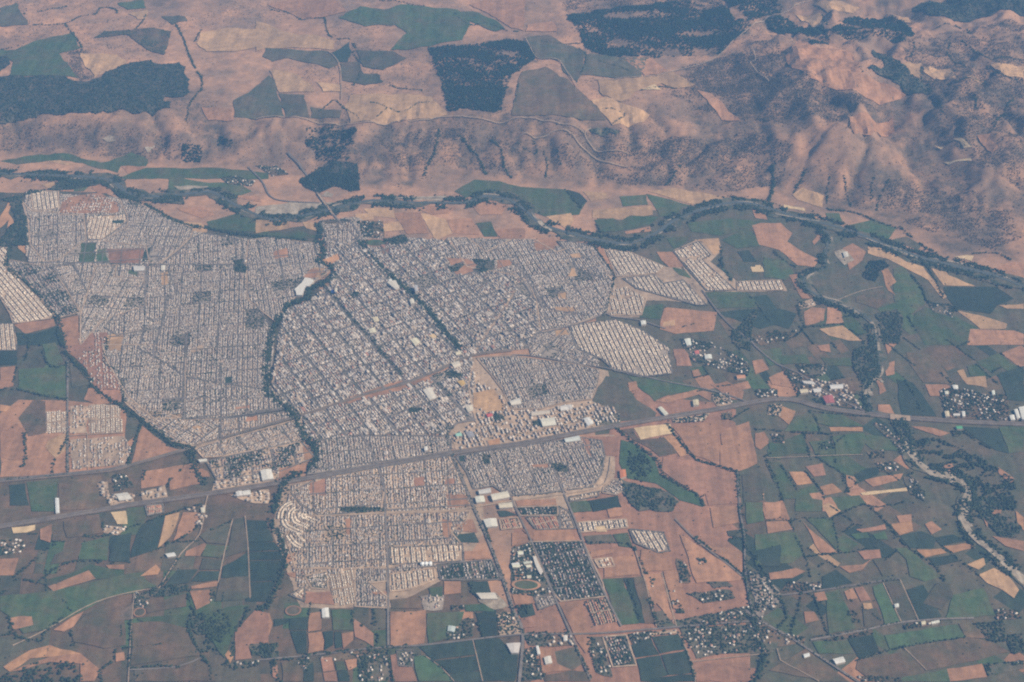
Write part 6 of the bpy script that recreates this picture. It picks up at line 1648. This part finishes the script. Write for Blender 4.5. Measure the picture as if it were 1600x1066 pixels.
HX = np.concatenate(HX)
dist2 = HX[:, 0] ** 2 + HX[:, 1] ** 2 + CAMH ** 2
ppx, ppy = to_px(HX[:, 0], HX[:, 1]); vis = (ppx > 8) & (ppx < 1592) & (ppy > 8) & (ppy < 1058)
order = np.argsort(-(HX[:, 3] * HX[:, 4] / dist2) * vis); pick = order[:300]; rest = np.setdiff1d(np.arange(len(HX)), pick)
def house_mass(H):
    n = len(H); hw, hd = H[:, 3] / 2, H[:, 4] / 2; e = H[:, 5]; rise = np.minimum(hw, hd) * RNG.uniform(.2, .5, n); flat = RNG.random(n) < .25; rise[flat] = .3
    sw = hd > hw; z0 = np.full(n, 2.0); lx = np.zeros((n, 10)); ly = np.zeros((n, 10)); lz = np.zeros((n, 10))
    for k, (sx_, sy_) in enumerate(((-1, -1), (1, -1), (1, 1), (-1, 1))):
        lx[:, k] = lx[:, 4 + k] = sx_ * hw; ly[:, k] = ly[:, 4 + k] = sy_ * hd; lz[:, k] = z0; lz[:, 4 + k] = 3.7 + e
    lx[:, 8] = np.where(sw, 0, -hw); ly[:, 8] = np.where(sw, -hd, 0); lx[:, 9] = np.where(sw, 0, hw); ly[:, 9] = np.where(sw, hd, 0); lz[:, 8] = lz[:, 9] = 3.7 + e + rise
    c, s = np.cos(H[:, 2])[:, None], np.sin(H[:, 2])[:, None]
    V = np.stack([lx * c - ly * s + H[:, :1], lx * s + ly * c + H[:, 1:2], lz], -1).reshape(-1, 3)
    walls = [(0, 1, 5), (0, 5, 4), (1, 2, 6), (1, 6, 5), (2, 3, 7), (2, 7, 6), (3, 0, 4), (3, 4, 7)]
    ra = np.array(walls + [(4, 5, 9), (4, 9, 8), (6, 7, 8), (6, 8, 9), (5, 6, 9), (7, 4, 8)]); rb = np.array(walls + [(5, 6, 9), (5, 9, 8), (7, 4, 8), (7, 8, 9), (4, 5, 8), (6, 7, 9)])
    T = np.where(sw[:, None, None], rb[None], ra[None]) + (np.arange(n) * 10)[:, None, None]; mi = np.tile(np.array([0] * 8 + [1] * 6), n)
    col = np.repeat(H[:, 6:9], 14, 0)
    return raw_mesh('houses', V, T.reshape(-1, 3), [MAT_WALL, MAT_ROOF], 'dense mass of small town houses filling the estates and street grids', mi, col)
house_mass(HX[rest])
wall_me = bpy.data.meshes.new('wall'); wall_me.from_pydata([(x, y, z) for z in (0, 1) for x, y in ((-.5, -.5), (.5, -.5), (.5, .5), (-.5, .5))], [], [(0, 1, 5, 4), (1, 2, 6, 5), (2, 3, 7, 6), (3, 0, 4, 7)]); wall_me.materials.append(MAT_WALL)
roof_me = []
for hip in (.5, .3):
    m_ = bpy.data.meshes.new('roof'); m_.from_pydata([(-.53, -.55, 0), (.53, -.55, 0), (.53, .55, 0), (-.53, .55, 0), (-hip * 1.06, 0, 1), (hip * 1.06, 0, 1)], [], [(0, 1, 5, 4), (2, 3, 4, 5), (1, 2, 5), (3, 0, 4), (3, 2, 1, 0)]); m_.materials.append(MAT_ROOFO); roof_me.append(m_)
CW = {'c': ['grey', 'pale', 'tan', 'brown', 'dark', 'reddish'], 'n': ['grey', 'pale', 'tan', 'brown', 'dark'], 'w': ['cream', 'tan', 'pale', 'brown'], 'q': ['white', 'pale', 'tan'], 'r': ['red', 'reddish', 'tan'], 'l': ['grey', 'pale', 'brown', 'dark'], 's': ['white', 'grey', 'reddish', 'dark'], 'i': ['pale', 'white', 'grey', 'rusty']}
for k in pick:
    x, y, an, w_, d_, hh = HX[k, :6]; ty, _, _, place, _, _ = DROWS[int(HX[k, 9])]; col = HX[k, 6:9]; cw = CW[DT[ty][8]][int(HX[k, 10])]
    if d_ > w_: w_, d_, an = d_, w_, an + math.pi / 2
    kind = 'shed' if ty == 'i' else 'town_building' if ty == 'c' else 'house'
    e = empty(kind, (x, y, 2.0), an); sw_ = 'long ' if w_ > 1.8 * d_ else 'large ' if w_ * d_ > 260 else 'square ' if w_ < 1.15 * d_ else ''; l = f'{sw_}{cw}-roofed {kind.replace("_", " ")} in {place}'; l2 = l + ' ' + rel(*to_px(x, y)); l = l2 if len(l2.split()) <= 16 else l; tag(e, l, kind.replace('_', ' '), l)
    a_ = bpy.data.objects.new('wall', wall_me); C.objects.link(a_); a_.parent = e; a_.scale = (w_, d_, 1.7 + hh)
    b_ = bpy.data.objects.new('roof', roof_me[int(k) % 2]); C.objects.link(b_); b_.parent = e; b_.location = (0, 0, 1.7 + hh); b_.scale = (w_, d_, d_ * .22); b_.color = (*col, 1)
# ------------------------------------------------------------------ tree lines and single trees
for hw, sp, th, place, tl, s in rows(TREES):
    L = smooth_line(at(*np.array(pix(tl, s)).T), float(sp)); hw, sp, th = float(hw), float(sp), float(th); hw *= 1.15; rep = max(2, int(round(hw / 3.2)))
    q = np.concatenate([L + RNG.normal(0, hw * .5, L.shape) for _ in range(rep)]); keepq = (RNG.random(len(q)) < .93) & (fbm(q[:, 0] / 60, q[:, 1] / 60, 401, 2) > (.27 if hw < 10 else .46 if 'main river' in place else .4 if 'side river' in place else .2)); q = q[keepq]
    add_trees(q, th * RNG.uniform(.45, 1.5, len(q)), 'green tree in the line along the ' + place)
for a, b in PLINES:
    L = smooth_line([a, b], 7); q = np.concatenate([L + RNG.normal(0, 2.5, L.shape) for _ in range(2)]); q = q[fbm(q[:, 0] / 70, q[:, 1] / 70, 403, 2) > .4]
    add_trees(q, RNG.uniform(4, 9, len(q)), 'green tree in a hedge between the small plots')
# single trees dotted over farmland
q = np.concatenate([RNG.uniform((-3200, 4200), (3400, 7600), (2600, 2))]); q = q[(look(owner, q[:, 0], q[:, 1]) == 0) & ~look(occ, q[:, 0], q[:, 1]) & (height(q[:, 0], q[:, 1]) < 1)]
add_trees(q, RNG.uniform(3, 8, len(q)), 'lone green tree out on the farmland')
TP = np.concatenate(TP); d2 = TP[:, 0] ** 2 + TP[:, 1] ** 2 + CAMH ** 2; tx, ty_ = to_px(TP[:, 0], TP[:, 1], height(TP[:, 0], TP[:, 1]))
tv = (tx > 8) & (tx < 1592) & (ty_ > 8) & (ty_ < 1055); tor = np.argsort(-(TP[:, 2] ** 2 / d2) * tv); tpick = tor[:300]; trest = np.setdiff1d(np.arange(len(TP)), tpick)
tree_mass('trees', TP[trest, 0], TP[trest, 1], TP[trest, 2], MAT_LEAF, 1, .5, 'countless small trees along field edges, streets, streams and yards')
def crown_mesh(seed):
    r = np.random.default_rng(seed); V, Fc = [], []
    v, f = tree_template(1)
    for k in range(9):
        a = r.uniform(0, 6.28); d = .0 if k == 0 else r.uniform(.15, .34); s_ = .62 if k == 0 else r.uniform(.28, .45); b = len(V)
        o_ = np.array([d * math.cos(a), d * math.sin(a), .3 if k == 0 else r.uniform(.24, .62)])
        for p in v: V.append(tuple(np.array([p[0] * s_ * .55, p[1] * s_ * .55, p[2] * s_]) * (1 + r.uniform(-.22, .22)) + o_))
        Fc += [tuple(int(i) + b for i in t) for t in f]
    m = bpy.data.meshes.new('crown'); m.from_pydata(V, [], Fc); m.materials.append(MAT_TREE); return m
crowns = [crown_mesh(k) for k in range(5)]
tv_, tf_ = [], []
def limb(p0, p1, r0, r1):
    b = len(tv_)
    for p, r in ((p0, r0), (p1, r1)):
        for k in range(5): tv_.append((p[0] + r * math.cos(k * 1.2566), p[1] + r * math.sin(k * 1.2566), p[2]))
    for k in range(5): tf_.append((b + k, b + (k + 1) % 5, b + 5 + (k + 1) % 5, b + 5 + k))
limb((0, 0, 0), (0, 0, .45), .045, .03); limb((0, 0, .36), (.2, .05, .6), .022, .008); limb((0, 0, .4), (-.15, .14, .62), .022, .008); limb((0, 0, .42), (-.03, -.2, .66), .02, .008)
trunk_me = bpy.data.meshes.new('trunk'); trunk_me.from_pydata(tv_, [], tf_); trunk_me.materials.append(MAT_BARK)
for k in tpick:
    x, y, h_ = TP[k]; e = empty('tree', (x, y, float(height(x, y)) + 1.0), random.uniform(0, 6.28)); l = TL[k]; l2 = l + ' ' + rel(float(tx[k]), float(ty_[k])); l = l2 if len(l2.split()) <= 16 else l; l = ('tall ' if h_ > 11.5 else '') + l if len(l.split()) < 16 else l; tag(e, l, 'tree', l)
    for nm, m_ in (('trunk', trunk_me), ('crown', crowns[int(k) % 5])):
        o = bpy.data.objects.new(nm, m_); C.objects.link(o); o.parent = e; o.scale = (h_ * 1.15, h_ * 1.15, h_)
# ------------------------------------------------------------------ haze
hz, hn, hp = nodes_new('haze_air'); hn.nodes.remove(hp); vol = hn.nodes.new('ShaderNodeVolumePrincipled')
vol.inputs['Color'].default_value = (*HAZE_COLOR, 1); vol.inputs['Density'].default_value = HAZE_DENSITY; vol.inputs['Anisotropy'].default_value = 0.0
hn.links.new(vol.outputs[0], hn.nodes['Material Output'].inputs['Volume'])
mz = float(GZ.max())
B = 130000.0
ho = mesh_obj('haze', [(x, y, z) for z in (-1.5, CAMH + 60) for x, y in ((-B, -B), (B, -B), (B, B), (-B, B))], [(0, 3, 2, 1), (4, 5, 6, 7), (0, 1, 5, 4), (1, 2, 6, 5), (2, 3, 7, 6), (3, 0, 4, 7)], hz)
tag(ho, 'thin blue haze filling the air over the valley', kind='stuff')
print('houses', len(HX), 'trees', len(TP), 'scrub', len(pts), 'objs', len(bpy.data.objects), 'tris', sum(len(o.data.polygons) for o in bpy.data.objects if o.type == 'MESH'))
